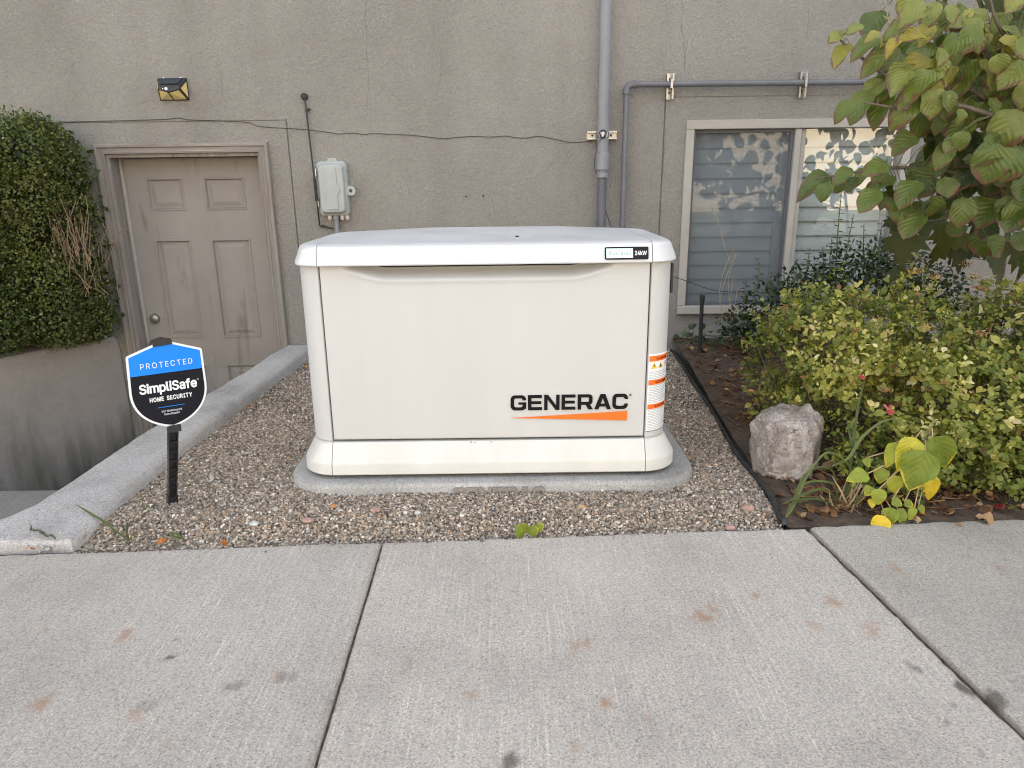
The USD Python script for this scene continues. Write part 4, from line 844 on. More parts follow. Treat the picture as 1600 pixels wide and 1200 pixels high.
words("PROTECTED", -.070, .073, .188, .0165, False, "white_ink", .0072)
words("SimpliSafe", -.080, .079, .115, .0270, True, "white_ink", .0021); words("HOME SECURITY", -.056, .062, .0865, .0125, True, "white_ink", .0030)
obj("rule", sgp(extrude(sbox(-.037, .0655, .038, .0670), .0006), .0036), "sign_blue", sg)
words("24/7 Monitoring and", -.028, .029, .050, .0060, False, "white_ink"); words("Police Dispatch", -.022, .022, .0405, .0060, False, "white_ink")
q = Point(.083, .137).buffer(.0024).difference(Point(.083, .137).buffer(.0017)); obj("registered_mark", sgp(extrude(q, .0006), .0036), "white_ink", sg)
top_, foot = so + SN * -.004 + SV * .004, at_z(269, 806, -.05)
sdir = norm(top_ - foot); SL = np.linalg.norm(top_ - foot); sx_ = norm(SU - sdir * (SU @ sdir)); sy_ = np.cross(sdir, sx_)


def sbar(t0, t1, w0, w1, d0, d1, name):
    pts = [foot + sdir * t + sx_ * a * w + sy_ * b * d for t, w, d in ((t0, w0, d0), (t1, w1, d1)) for a in (-.5, .5) for b in (-.5, .5)]
    obj(name, m3.Manifold.hull_points(pts), "black_plastic", sg)


sbar(.0, .050, .012, .026, .012, .022, "stake_tip"); sbar(.050, .090, .028, .030, .024, .024, "stake_socket")
sbar(.088, SL, .021, .024, .006, .006, "stake_web")
for o_ in (-.5, .5):
    pts = [foot + sdir * t + sx_ * (o_ * w + e) + sy_ * b for t, w in ((.085, .020), (SL, .024)) for e in (-.0022, .0022) for b in (-.010, .010)]; obj("stake_rail", m3.Manifold.hull_points(pts), "black_plastic", sg)
for t_ in np.arange(.125, SL - .02, .036): sbar(t_, t_ + .006, .027, .027, .022, .022, "stake_rib")
pts = [so + SU * a + SV * b + SN * d for a in (-.014, .020) for b in (-.016, .006) for d in (-.010, .007)]; obj("lower_clip", m3.Manifold.hull_points(pts), "black_plastic", sg)
pts = [so + SU * a + SV * (b - abs(a) * .36) + SN * d for a in (-.030, -.004, .022) for b in (.262, .277) for d in (-.012, .0065)]; obj("upper_clip", m3.Manifold.hull_points(pts), "black_plastic", sg)
sb2 = tube([so + SN * -.008 + SV * .0, so + SN * -.010 + SV * .262], .007, 6); obj("back_spine", sb2, "black_plastic", sg)

# ------------------------------------------------------------------ gravel bed, edging, pebbles
EDG = np.array([(.930, 4.03), (.922, 3.878), (.905, 3.45), (.884, 3.10), (.850, 2.70), (.833, 2.45), (.829, 2.25), (.815, 2.08), (.805, 1.925)])


def edging_x(y): return np.interp(y, EDG[::-1, 1], EDG[::-1, 0])
def kerb_x(y): return np.interp(y, [1.825, 2.0, 2.3, 2.6, 3.15, 3.7, 4.045], [-1.262, -1.258, -1.256, -1.248, -1.212, -1.172, -1.148])


def gravel_z(x, y):
    dpad = np.maximum(np.abs(x - pc[0]) - .69, np.abs(y - pc[1]) - .42)
    return -.016 + .020 * smoothstep(1.86, 2.0, y) + .010 * smoothstep(.25, .0, dpad) + .02 * smoothstep(2.6, 3.9, y) + .016 * (meshkit.fbm(np.column_stack([np.ravel(x) * 6, np.ravel(y) * 6, np.zeros(np.size(x))]), 3, 31).reshape(np.shape(x)) - .5)


yy, tt = np.meshgrid(np.linspace(1.80, 4.045, 70), np.linspace(0, 1, 70), indexing="ij"); xx_ = kerb_x(yy) - .03 + tt * (edging_x(yy) - kerb_x(yy) + .05)
gv = np.column_stack([xx_.ravel(), yy.ravel(), gravel_z(xx_, yy).ravel() - .004]); ix = np.arange(4900).reshape(70, 70)
GQ = lambda ix: np.stack([ix[:-1, :-1], ix[:-1, 1:], ix[1:, 1:], ix[1:, :-1]], -1).reshape(-1, 4)
obj("gravel_bed", (gv, GQ(ix)), "gravel_base", smooth=True, kind="structure", label="dark grit under the loose pebbles round the generator pad")


def pebble_proto(seed):
    ic = trimesh.creation.icosphere(1, 1.0); r = np.random.default_rng(seed); v = ic.vertices * r.uniform([.95, .70, .50], [1.3, 1.0, .8])
    v = v * (1 + .38 * (meshkit.noise(v * 1.5 + seed * 7.3, seed) - .5)[:, None]); return trimesh.Trimesh(v, ic.faces, process=False)


gr = UsdGeom.PointInstancer.Define(stage, fresh("/World", "gravel")); tag(gr, "loose mixed brown, grey and pinkish pebbles filling the bed round the generator", "gravel", kind="stuff")
for k in range(8): gr.GetPrototypesRel().AddTarget(usdkit.mesh(stage, f"/World/gravel/pebble_{k:03d}", pebble_proto(k), "/World/Looks/pebble", True).GetPath())
st_ = .0061; gx_, gy_ = np.meshgrid(np.arange(-1.29, .96, st_), np.arange(1.80, 4.04, st_)); p = np.column_stack([gx_.ravel(), gy_.ravel()])
p = np.vstack([p, p + st_ / 2]); p += rng.uniform(-.0036, .0036, p.shape)
keep = (p[:, 0] > kerb_x(p[:, 1]) - .004) & (p[:, 0] < edging_x(p[:, 1]) - .004) & (p[:, 1] > edge_y(p[:, 0]) + .003)
qd = np.maximum(np.abs(p - pc) - [.6925 - .17, .42 - .17], 0); keep &= np.hypot(qd[:, 0], qd[:, 1]) > .166; keep &= (p[:, 1] < 3.0) | (rng.random(len(p)) < .55)
p = p[keep]; k_ = 26; xs_ = rng.uniform(-1.1, .78, k_); p = np.vstack([p, np.column_stack([xs_, edge_y(xs_) - np.abs(rng.normal(.0, .022, k_))])]); n = len(p)
rad = np.clip(np.exp(rng.normal(math.log(.0036), .30, n)), .0022, .0080); zz = gravel_z(p[:, 0], p[:, 1]) + rng.uniform(-.004, .0035, n); zz[-k_:] = rad[-k_:] * .45
gr.CreatePositionsAttr(Vt.Vec3fArray.FromNumpy(np.column_stack([p, zz]).astype(np.float32))); gr.CreateProtoIndicesAttr(Vt.IntArray.FromNumpy(rng.integers(0, 8, n).astype(np.int32)))
gr.CreateScalesAttr(Vt.Vec3fArray.FromNumpy(np.repeat(rad[:, None], 3, 1).astype(np.float32)))
qz = rng.normal(size=(n, 4)) * [1, .45, .45, 1]; qz /= np.linalg.norm(qz, axis=1, keepdims=True)
gr.CreateOrientationsAttr(Vt.QuathArray([Gf.Quath(float(a), float(b), float(c), float(d)) for a, b, c, d in qz]))
for k, (px, py, r_, mt, lab) in enumerate((
        (397, 822, .0135, "pebble_white", "small white pebble lying on the gravel right of the sign's stake"), (481, 818, .018, "pebble_pink", "flat pink stone on the gravel in front of the pad's left corner"),
        (587, 806, .018, "pebble_pink", "salmon pink stone on the gravel in front of the pad's left part"), (653, 809, .013, "pebble_white", "pale speckled stone on the gravel in front of the middle of the pad"), (521, 799, .014, "pebble_orange", "ochre stone on the gravel just in front of the pad's left end"),
        (909, 800, .012, "pebble_tan", "tan stone on the gravel in front of the pad's right half"), (1168, 802, .020, "pebble_pink", "pink stone on the gravel beside the near end of the black edging"), (1141, 823, .016, "pebble_pink", "reddish stone by the sidewalk edge left of the edging's end"))):
    q = at_z(px, py, .0); mm = pebble_proto(50 + k); mm.vertices *= r_ * .85; mm.apply_translation([q[0], q[1], gravel_z(q[0], q[1]) + .006])
    obj("stone", mm, mt, smooth=True, label=lab, cat="stone")
et = thing("garden_edging", "black plastic garden edging with a rounded top, between the gravel and the planted bed", "edging")
ec = spline([(x + .008 * math.sin(i * 2.1), y, .012 + .008 * (i % 2) + .016 * (i < 3)) for i, (x, y) in enumerate(EDG)], 8); ec = np.vstack([ec, [.803, 1.912, .018], [.802, 1.905, .004]])
obj("bead", tube(ec, .0092, 10), "rubber_hose", et, smooth=True)
fl = np.vstack([ec + [.0, 0, -.008], ec * [1, 1, 0] + [0, 0, -.05]]); k = len(ec); obj("skirt", (np.vstack([fl, fl + [.004, 0, 0]]), np.array([[i, i + 1, k + i + 1, k + i] for i in range(k - 1)] + [[2 * k + i, 3 * k + i, 3 * k + i + 1, 2 * k + i + 1] for i in range(k - 1)])), "rubber_hose", et)

# planted bed on the right
def bed_z(x, y): return .004 + .045 * smoothstep(1.95, 2.5, y) + .05 * smoothstep(3.0, 4.0, y) + .035 * (meshkit.fbm(np.column_stack([np.ravel(x) * 6, np.ravel(y) * 6, np.zeros(np.size(x))]), 4, 77).reshape(np.shape(x)) - .5)


yy, tt = np.meshgrid(np.linspace(1.86, 4.05, 90), np.linspace(0, 1, 90), indexing="ij"); yy = np.maximum(yy, 0); xx_ = edging_x(yy) + .004 + tt * (3.6 - edging_x(yy)); yy = yy + (edge_y(xx_) - 1.90 + .012) * (1 - (yy - 1.86) / 2.19) ** 2 + 0.02 * (yy < 1.87)
obj("planted_bed", (np.column_stack([xx_.ravel(), yy.ravel(), bed_z(xx_, yy).ravel()]), GQ(np.arange(8100).reshape(90, 90))), "soil", smooth=True, kind="structure", label="dark soil of the planted bed right of the edging")
rk = trimesh.creation.icosphere(6, 1.0); v = rk.vertices; v = np.sign(v) * np.abs(v) ** .62; v = v * np.column_stack([1 + .16 * v[:, 2] - .10 * v[:, 1], np.ones(len(v)), 1 + .14 * v[:, 0]])
for nrm, d in (((-.97, -.2, .10), .86), ((-.15, -.98, .12), .84), ((.05, -.3, .95), .86), ((-.55, -.35, .78), 1.02), ((.8, -.6, .1), .92), ((-.5, -.8, -.4), 1.0), ((.35, -.75, .55), .95), ((-.6, -.7, .35), .98), ((.1, -.75, -.65), .95)):
    nn = norm(np.array(nrm)); e = v @ nn - d; v = v - np.outer(np.clip(e, 0, None) * .95, nn)
v = v * (1 + .26 * (meshkit.fbm(v * 1.6 + 3, 3, 8) - .5) + .15 * (meshkit.fbm(v * 4 + 3, 3, 9) - .5) + .09 * (.5 - np.abs(meshkit.fbm(v * 7, 3, 10) - .5) * 4) + .03 * (meshkit.fbm(v * 22, 3, 12) - .5))[:, None]
rk.vertices = v * [.106, .112, .150] + [.938, 2.285, .082]
obj("boulder", rk, "boulder", smooth=True, label="pinkish grey veined boulder half hidden by the shrub beside the edging", cat="rock")


# ------------------------------------------------------------------ leaves
def ovate(t, a=.62, b=.72): q = t ** a * (1 - t) ** b; return q / (a / (a + b)) ** a / (b / (a + b)) ** b


def leaf(nl, nw, outline=ovate, fold=.25, curl=.25, wave=0.0, wid=.6):
    """unit leaf along +x: (vertices, quads, uv with x along it and y = 0 midrib .. 1 rim)"""
    t, s = np.meshgrid(np.linspace(0, 1, nl), np.linspace(-1, 1, nw), indexing="ij"); h = np.maximum(outline(np.clip(t, 1e-4, 1 - 1e-4)), .0) * wid / 2
    V = np.stack([t - curl * .25 * t ** 3, s * h, fold * np.abs(s) * h - curl * t ** 2 + wave * np.sin(t * 11 + s * 2) * np.abs(s) * h], -1).reshape(-1, 3)
    ix = np.arange(nl * nw).reshape(nl, nw); q = np.stack([ix[:-1, :-1], ix[1:, :-1], ix[1:, 1:], ix[:-1, 1:]], -1).reshape(-1, 4)
    return V, q, np.stack([t.ravel(), np.abs(s).ravel()], -1)


def frame(d, n): d = norm(d); n = norm(n - d * (n * d).sum(-1, keepdims=True)); return d, np.cross(n, d), n


def scatter(tpl, pos, d, n, size, tint):
    V, q, uv = tpl; d, s, n = frame(d, n); k = len(pos); size = np.asarray(size)[:, None, None]
    P = pos[:, None, :] + size * (V[None, :, 0:1] * d[:, None] + V[None, :, 1:2] * s[:, None] + V[None, :, 2:3] * n[:, None])
    Q = (q[None] + (np.arange(k) * len(V))[:, None, None]).reshape(-1, 4)
    return P.reshape(-1, 3), Q, np.tile(uv, (k, 1)), np.repeat(tint, len(V))


def put(name, parts, mt, parent, kind=None, smooth=True, label=None):
    n, V, Q, U, T = 0, [], [], [], []
    for v, q, u, t in parts: V.append(v); Q.append(q + n); U.append(u); T.append(t); n += len(v)
    return obj(name, (np.vstack(V), np.vstack(Q)), mt, parent, smooth=smooth, uv=np.vstack(U), tint=np.concatenate(T), kind=kind, label=label)


def blob_points(blobs, n, r, shell=.30, zmin=.03):
    """points in the outer shell of a union of ellipsoids, with outward directions and depth below the surface (0 = outermost)"""
    B = np.array(blobs, float); w_ = B[:, 3] * B[:, 4] + B[:, 3] * B[:, 5]; P, N, D = [], [], []
    while sum(map(len, P)) < n:
        k = r.choice(len(B), n, p=w_ / w_.sum()); d = norm(r.normal(size=(n, 3))); rad = 1 - shell * r.random(n) ** 1.4
        bump = 1 + .34 * (meshkit.fbm(d * 2.3 + k[:, None] * 5.1, 3, 3) - .5); pt = B[k, :3] + d * B[k, 3:] * (rad * bump)[:, None]
        inside = np.zeros(n, bool)
        for j in range(len(B)): inside |= (j != k) & ((((pt - B[j, :3]) / B[j, 3:]) ** 2).sum(1) < (1 - shell) ** 2 * .9)
        ok = ~inside & (pt[:, 2] > zmin); P.append(pt[ok]); N.append(norm(d[ok] / B[k[ok], 3:])); D.append((1 - rad[ok]) / shell)
    return np.vstack(P)[:n], np.vstack(N)[:n], np.concatenate(D)[:n]


def proj(p): q = p - EYE; z = q @ fwd; return 800 + F * (q @ right) / z, 600 - F * (q @ upv) / z, z


def twigs(name, lines, rad, mt, parent, n=5, kind=None, label=None): return obj(name, cat_([tube(l, np.linspace(rad, rad * .45, len(l)), n, False) for l in lines]), mt, parent, smooth=True, kind=kind, label=label)


# clipped hedge on the left
r = np.random.default_rng(21); hd = thing("hedge", "dense dark green clipped hedge with a bare twiggy patch, left of the door", "hedge")
hb = []
for x, y in ((-2.46, 3.82), (-2.66, 3.56), (-2.86, 3.28), (-3.08, 2.98), (-3.32, 2.70), (-2.8, 3.85), (-3.1, 3.5), (-3.4, 3.2), (-3.3, 3.85)):
    for z in (.36, .60, .86, 1.08): hb.append((x + r.normal(0, .02), y + r.normal(0, .02), z + r.normal(0, .02), .225 + r.normal(0, .012), .225, .20 + r.normal(0, .02)))
    hb.append((x, y, 1.17 + r.normal(0, .02), .20, .21, .19))
hb += [(-2.37, 3.88, .30 + .2 * k, .17, .14, .16) for k in range(5)] + [(-2.42, 3.70, .32 + .21 * k, .16, .16, .17) for k in range(5)]
P, N, D = blob_points(hb, 150000, r, .45, .15)
hx_, hy_, hz_ = proj(P); ok = (P[:, 1] < YW - .01) & (P[:, 0] > -3.5) & ((hx_ > -40) | (r.random(len(P)) < .12)) & (N[:, 1] < .55)
hole = (((P - [-2.25, 3.74, .75]) / [.15, .24, .15]) ** 2).sum(1); ok &= (hole > 1) | (r.random(len(P)) < .16 + .5 * (hole > .7)); P, N, D, hole = P[ok], N[ok], D[ok], hole[ok]
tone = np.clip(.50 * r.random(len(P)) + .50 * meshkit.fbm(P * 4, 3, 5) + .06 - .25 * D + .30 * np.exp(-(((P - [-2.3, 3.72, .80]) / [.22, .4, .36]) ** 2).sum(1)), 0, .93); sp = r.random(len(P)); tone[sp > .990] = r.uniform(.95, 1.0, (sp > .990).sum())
dirs = norm(N * .55 + r.normal(0, .55, P.shape) + [0, 0, .35]); nor = norm(N + r.normal(0, .5, P.shape) + [0, 0, .5])
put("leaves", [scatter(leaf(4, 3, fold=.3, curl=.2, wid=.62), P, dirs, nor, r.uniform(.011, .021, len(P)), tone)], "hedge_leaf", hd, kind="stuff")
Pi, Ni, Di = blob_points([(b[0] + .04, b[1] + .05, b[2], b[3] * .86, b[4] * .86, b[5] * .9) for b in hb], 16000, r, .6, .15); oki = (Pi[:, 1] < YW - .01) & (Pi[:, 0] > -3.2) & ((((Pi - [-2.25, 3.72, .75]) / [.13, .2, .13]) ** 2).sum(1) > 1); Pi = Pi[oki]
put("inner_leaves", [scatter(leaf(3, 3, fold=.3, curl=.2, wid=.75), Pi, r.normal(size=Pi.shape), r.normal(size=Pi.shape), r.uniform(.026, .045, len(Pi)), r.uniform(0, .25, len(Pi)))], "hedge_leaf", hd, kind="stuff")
ls = []
for k in range(95):
    b = np.array([r.uniform(-2.42, -2.14), r.uniform(3.66, 3.92), r.uniform(.42, .76)]); e = b + [r.normal(.01, .05), r.normal(-.01, .04), r.uniform(.07, .24)]; ls.append([b, (b + e) / 2 + r.normal(0, .007, 3), e])
twigs("bare_twigs", ls, .0026, "hedge_twig", hd, kind="stuff")
for x, y in ((-2.5, 3.85), (-2.75, 3.65), (-3.0, 3.3)):
    obj("stem", tube(spline([(x, y, .12), (x + .02, y, .4), (x - .02, y + .02, .8)], 4), .011, 7), "bark", hd, smooth=True)

# yellow-green spring shrub on the right
r = np.random.default_rng(22); bs = thing("shrub", "bushy yellow-green shrub with small leaves and cream tips, behind the boulder", "shrub")
bb = [(1.13, 2.56, .385, .20, .26, .20), (1.27, 2.62, .41, .25, .30, .21), (1.50, 2.66, .405, .28, .32, .225), (1.78, 2.66, .39, .28, .32, .21), (2.08, 2.66, .38, .30, .34, .235), (2.4, 2.7, .36, .3, .34, .24),
      (1.15, 2.50, .26, .20, .22, .17), (1.30, 2.31, .29, .23, .22, .18), (1.54, 2.29, .27, .27, .22, .19), (1.80, 2.27, .27, .28, .22, .19), (2.08, 2.27, .27, .30, .24, .21), (1.22, 2.20, .15, .12, .13, .09), (1.66, 2.15, .17, .20, .15, .11), (1.95, 2.13, .16, .24, .15, .12), (1.03, 2.62, .32, .12, .18, .15),
      (1.17, 2.08, .075, .10, .09, .06), (1.42, 2.11, .11, .14, .10, .08), (1.60, 2.05, .09, .14, .08, .065), (1.83, 2.05, .09, .16, .09, .07), (1.50, 2.17, .20, .16, .14, .10), (1.085, 2.20, .20, .065, .07, .08), (1.12, 2.17, .12, .07, .07, .07), (1.30, 2.10, .12, .13, .10, .08)]
P, N, D = blob_points(bb, 6400, r, .42, .03)
hol = meshkit.fbm(P * 5.5, 2, 77); ok = ((hol > .40) | (D > .62)) & (P[:, 1] > edge_y(P[:, 0]) + .035); P, N, D = P[ok], N[ok], D[ok]
P = P + N * (.085 * r.random(len(P)) ** 5 * (D < .4))[:, None]
pos, dr_, nr_, tn, sz = [], [], [], [], []
patchy = meshkit.fbm(P * 3.4, 3, 41)
for i in range(len(P)):
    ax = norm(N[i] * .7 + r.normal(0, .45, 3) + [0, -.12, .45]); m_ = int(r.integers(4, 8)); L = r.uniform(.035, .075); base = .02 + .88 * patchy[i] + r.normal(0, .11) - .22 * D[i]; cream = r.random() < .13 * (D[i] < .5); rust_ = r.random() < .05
    side = norm(np.cross(ax, [r.normal(), r.normal(), 1.0]))
    for j in range(m_):
        t = (j + .6) / m_; a = j * 2.4; sd = side * math.cos(a) + np.cross(ax, side) * math.sin(a)
        pos.append(P[i] + ax * L * (t - .5)); dr_.append(ax * (.35 + .6 * t) + sd * .8); nr_.append(ax * .9 - sd * .3 + N[i] * .5 + r.normal(0, .25, 3)); sz.append(np.clip(.0225 * np.exp(r.normal(0, .30)), .012, .042) * (1.05 - .35 * t if not cream else 1.0))
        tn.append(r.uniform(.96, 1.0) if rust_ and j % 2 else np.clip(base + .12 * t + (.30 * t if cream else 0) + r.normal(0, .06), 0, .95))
pos, dr_, nr_, tn, sz = map(np.array, (pos, dr_, nr_, tn, sz)); ok = (pos[:, 2] > .03) & ~((((pos - [.945, 2.285, .08]) / [.135, .14, .17]) ** 2).sum(1) < 1); pos, dr_, nr_, tn, sz = (a[ok] for a in (pos, dr_, nr_, tn, sz))
px, py, z = proj(pos); vis = (px > 1100) & (px < 1598) & (py > 380) & (py < 830)
# the leaves that show largest (nearest the eye) stand alone; the rest is one mass
near = pos[:, 1] + .25 * r.random(len(pos)) - sz * 12 + 4 * ~vis; pick = np.argsort(near)[:280]; rest = np.ones(len(pos), bool); rest[pick] = False
tpl = leaf(4, 3, fold=.28, curl=.22, wid=.62)
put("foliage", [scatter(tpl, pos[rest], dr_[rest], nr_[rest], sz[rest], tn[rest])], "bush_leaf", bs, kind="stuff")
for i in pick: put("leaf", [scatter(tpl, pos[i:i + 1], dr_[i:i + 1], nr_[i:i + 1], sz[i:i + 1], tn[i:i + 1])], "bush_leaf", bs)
ls = []
for i in r.choice(len(P), 700, replace=False):
    c = np.array([1.3 + (P[i, 0] - 1.3) * .75, 2.55, .04]); m_ = P[i] * .55 + c * .45 + r.normal(0, .03, 3); ls.append([P[i] * .9 + m_ * .1, P[i] * .5 + m_ * .5 + r.normal(0, .006, 3), m_])
twigs("twigs", ls, .0017, "bark", bs, 4, kind="stuff")
ls = []
for k in range(110):
    b = np.array([r.uniform(1.35, 2.3), r.uniform(2.08, 2.30), .02]); e = b + [r.normal(.02, .06), r.normal(-.01, .03), r.uniform(.04, .17)]; ls.append([b, (b + e) / 2 + r.normal(0, .012, 3), e])
twigs("dead_stems", ls, .0016, "hedge_twig", bs, 4, kind="stuff")
for px_, py_2, dpt in ((1512, 412, 2.62), (1523, 432, 2.62), (1528, 450, 2.6), (1460, 432, 2.6), (1225, 480, 2.55), (1447, 512, 2.35), (1375, 500, 2.4), (1433, 425, 2.62), (1535, 520, 2.35)):
    c = at_y(px_, py_2, dpt); fpos = c + norm(r.normal(size=(60, 3))) * [.026, .02, .014] * r.random((60, 1)) ** .4
    put("flower_head", [scatter(leaf(3, 3, wid=.8), fpos, r.normal(size=(60, 3)), r.normal(size=(60, 3)) + [0, -1, 1], r.uniform(.004, .008, 60), r.random(60))], "flower_head", bs)
for px_, py_2, dpt, s_ in ((1386, 640, 2.08, .026), (1346, 590, 2.13, .014)):
    c = at_y(px_, py_2, dpt); k = 9; d = norm(r.normal(size=(k, 3)) * [1, .4, 1] + [0, -.5, .3]); put("red_blossom", [scatter(leaf(4, 3, wid=.5, fold=.4), np.repeat(c[None], k, 0), d, r.normal(size=(k, 3)) + [0, -1.5, 0], np.full(k, s_), r.random(k))], "red_leaf", bs)

# dark evergreen shrub against the window
r = np.random.default_rng(23); ds = thing("evergreen_shrub", "dark glossy evergreen shrub with tall thin shoots in front of the window", "shrub")
db = [(1.35, 3.60, .34, .15, .2, .13), (1.52, 3.66, .42, .18, .2, .15), (1.74, 3.64, .50, .19, .2, .19), (1.95, 3.60, .50, .19, .2, .22), (2.15, 3.6, .42, .2, .2, .2), (1.22, 3.66, .25, .13, .15, .11)]
P, N, D = blob_points(db, 3600, r, .7, .1)
ls, extra = [], []
for px_, py_2, hgt, bz in ((1315, 296, 0, .45), (1334, 335, 0, .45), (1390, 372, 0, .5), (1405, 360, 0, .5), (1285, 385, 0, .42), (1185, 402, 0, .40), (1265, 388, 0, .4), (1365, 400, 0, .45), (1225, 412, 0, .36), (1204, 425, 0, .34), (1300, 372, 0, .44), (1350, 350, 0, .48), (1378, 345, 0, .5), (1245, 420, 0, .38), (1166, 432, 0, .33), (1420, 340, 0, .55)):
    tp = at_y(px_, py_2, 3.66); b = tp * [1, 1, 0] + [r.normal(0, .02), 0, bz]; l = spline([b, (b + tp) / 2 + [r.normal(0, .008), 0, 0], tp], 8); ls.append(l)
    for k in range(int((tp[2] - bz) / .013)): f_ = (k + .5) / ((tp[2] - bz) / .013); extra.append((l[min(int(f_ * (len(l) - 1)), len(l) - 1)], k, f_))
twigs("shoots", ls, .0042, "green_stem", ds, 5, kind="stuff")
ep = np.array([e[0] for e in extra]); ea = np.array([e[1] * 2.0 + r.normal(0, .3) for e in extra]); ed_ = np.column_stack([np.cos(ea), np.sin(ea) * .8, np.full(len(ea), .35)])
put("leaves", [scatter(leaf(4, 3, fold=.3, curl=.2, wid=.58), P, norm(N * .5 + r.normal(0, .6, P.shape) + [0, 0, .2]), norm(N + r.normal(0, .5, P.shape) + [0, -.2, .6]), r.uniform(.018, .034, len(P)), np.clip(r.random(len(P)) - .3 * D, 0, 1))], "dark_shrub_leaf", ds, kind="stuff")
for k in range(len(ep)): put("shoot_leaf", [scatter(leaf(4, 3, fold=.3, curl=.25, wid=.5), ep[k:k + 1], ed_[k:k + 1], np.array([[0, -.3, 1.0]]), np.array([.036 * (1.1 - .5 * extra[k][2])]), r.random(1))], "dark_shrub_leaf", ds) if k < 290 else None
obj("stem", tube(spline([(1.7, 3.7, .04), (1.68, 3.68, .25), (1.72, 3.66, .5)], 4), .012, 7), "bark", ds, smooth=True)

# dogwood reaching in from the right
r = np.random.default_rng(24); dg = thing("dogwood_tree", "dogwood with broad drooping yellow-green leaves browned at the rims, reaching in from the right", "tree")
Z3 = lambda x, y: (1300 + x / 4, y / 4)
Z7 = lambda x, y: (1200 + x / 2.5, y / 2.5)
L3 = [(570, 5, 455, 90, 90), (660, 10, 580, 130, 100), (740, 120, 600, 205, 120), (880, 60, 750, 110, 90), (880, 60, 1000, 100, 45), (860, 200, 690, 355, 140), (870, 190, 1020, 300, 130), (1040, 250, 1190, 320, 110), (1060, 170, 1200, 200, 85),
      (640, 270, 500, 330, 130), (420, 300, 230, 370, 105), (430, 330, 350, 415, 105), (430, 240, 340, 315, 55), (590, 235, 440, 235, 45), (300, 240, 140, 310, 80), (110, 270, 15, 350, 78), (190, 150, 110, 190, 52), (60, 210, 0, 240, 40), (90, 195, 55, 215, 35),
      (680, 380, 500, 400, 110), (640, 440, 460, 545, 110), (500, 440, 380, 540, 90), (650, 440, 770, 590, 140), (910, 370, 765, 555, 140), (920, 380, 1065, 495, 120), (1130, 420, 1010, 580, 150), (1060, 300, 1210, 430, 150), (640, 490, 630, 605, 100), (600, 560, 650, 690, 160),
      (560, 555, 415, 720, 120), (350, 550, 290, 620, 80), (370, 570, 240, 720, 130), (240, 560, 120, 715, 105), (130, 630, 30, 715, 68), (520, 640, 600, 820, 140), (700, 740, 570, 800, 100), (860, 610, 780, 780, 135), (950, 640, 875, 755, 95), (980, 610, 1040, 760, 125),
      (1200, 600, 1090, 640, 100), (1170, 680, 1070, 870, 190), (760, 620, 700, 700, 90), (800, 740, 750, 850, 130), (1000, 910, 960, 1110, 170), (1170, 930, 1100, 1080, 160), (1230, 1080, 1180, 1200, 130), (960, 200, 880, 100, 100), (1100, 80, 1020, 170, 90), (300, 200, 220, 225, 60), (480, 130, 350, 190, 70), (560, 80, 480, 120, 80),
      (1250, 180, 1100, 260, 120), (1260, 520, 1190, 640, 130), (730, 60, 640, 60, 80), (380, 215, 310, 260, 60), (470, 400, 360, 470, 90), (330, 500, 180, 590, 80), (700, 310, 620, 380, 90), (840, 470, 760, 520, 90)]
L7 = [(250, 690, 130, 725, 40), (240, 712, 200, 755, 60), (330, 660, 270, 690, 50), (330, 690, 312, 735, 55), (290, 690, 265, 742, 50), (400, 670, 340, 700, 50), (470, 640, 390, 665, 40), (500, 690, 400, 722, 60), (430, 700, 505, 752, 65), (560, 660, 600, 748, 92), (430, 738, 370, 806, 70), (500, 742, 480, 806, 74), (530, 780, 500, 848, 70), (600, 820, 535, 905, 82),
      (640, 762, 650, 835, 80), (650, 690, 615, 742, 70), (690, 690, 705, 755, 72), (760, 770, 762, 868, 82), (900, 780, 825, 862, 108), (955, 780, 995, 885, 92), (1010, 690, 985, 765, 60), (895, 560, 850, 695, 112), (965, 565, 950, 682, 100), (880, 440, 925, 545, 100), (1000, 900, 985, 965, 60), (460, 660, 420, 690, 50), (560, 740, 520, 780, 60), (610, 690, 590, 760, 70)]
DARK = [(700, 530, 600, 510, 60), (690, 560, 590, 615, 45), (745, 560, 728, 645, 80), (800, 580, 742, 692, 85), (850, 620, 800, 700, 80), (780, 520, 720, 560, 70), (700, 600, 660, 660, 70), (820, 700, 760, 750, 80), (930, 680, 880, 760, 80), (720, 740, 690, 800, 70), (960, 730, 920, 790, 80), (640, 590, 600, 650, 55), (560, 800, 600, 840, 60), (880, 870, 840, 920, 70), (760, 870, 720, 910, 60), (960, 500, 930, 560, 80), (870, 520, 830, 570, 70), (670, 780, 640, 850, 60), (740, 480, 700, 520, 60), (590, 300, 540, 340, 60), (650, 330, 620, 380, 60), (820, 400, 780, 440, 70), (930, 330, 900, 380, 70), (780, 150, 740, 190, 60), (720, 220, 690, 260, 60), (900, 160, 870, 210, 60), (620, 120, 570, 150, 50), (980, 160, 950, 220, 70), (470, 760, 440, 800, 40), (540, 560, 500, 545, 40), (1010, 620, 990, 660, 60), (830, 340, 800, 390, 60), (900, 440, 860, 470, 70), (740, 400, 700, 440, 70), (660, 420, 630, 460, 60)]
jobs = [(*Z3(a, b), *Z3(c, d), w / 4, 0) for a, b, c, d, w in L3] + [(*Z7(a, b), *Z7(c, d), w / 2.5, 0) for a, b, c, d, w in L7] + [(*Z7(a, b), *Z7(c, d), w / 2.5, 1) for a, b, c, d, w in DARK]
for _ in range(70):
    x, y = r.uniform(1375, 1610), r.uniform(10, 300)
    if x < 1440 and 150 < y: continue
    a = r.uniform(.8, 2.6); l = r.uniform(30, 46); jobs.append((x, y, x + l * math.cos(a), y + l * math.sin(a), l * .85, 1))
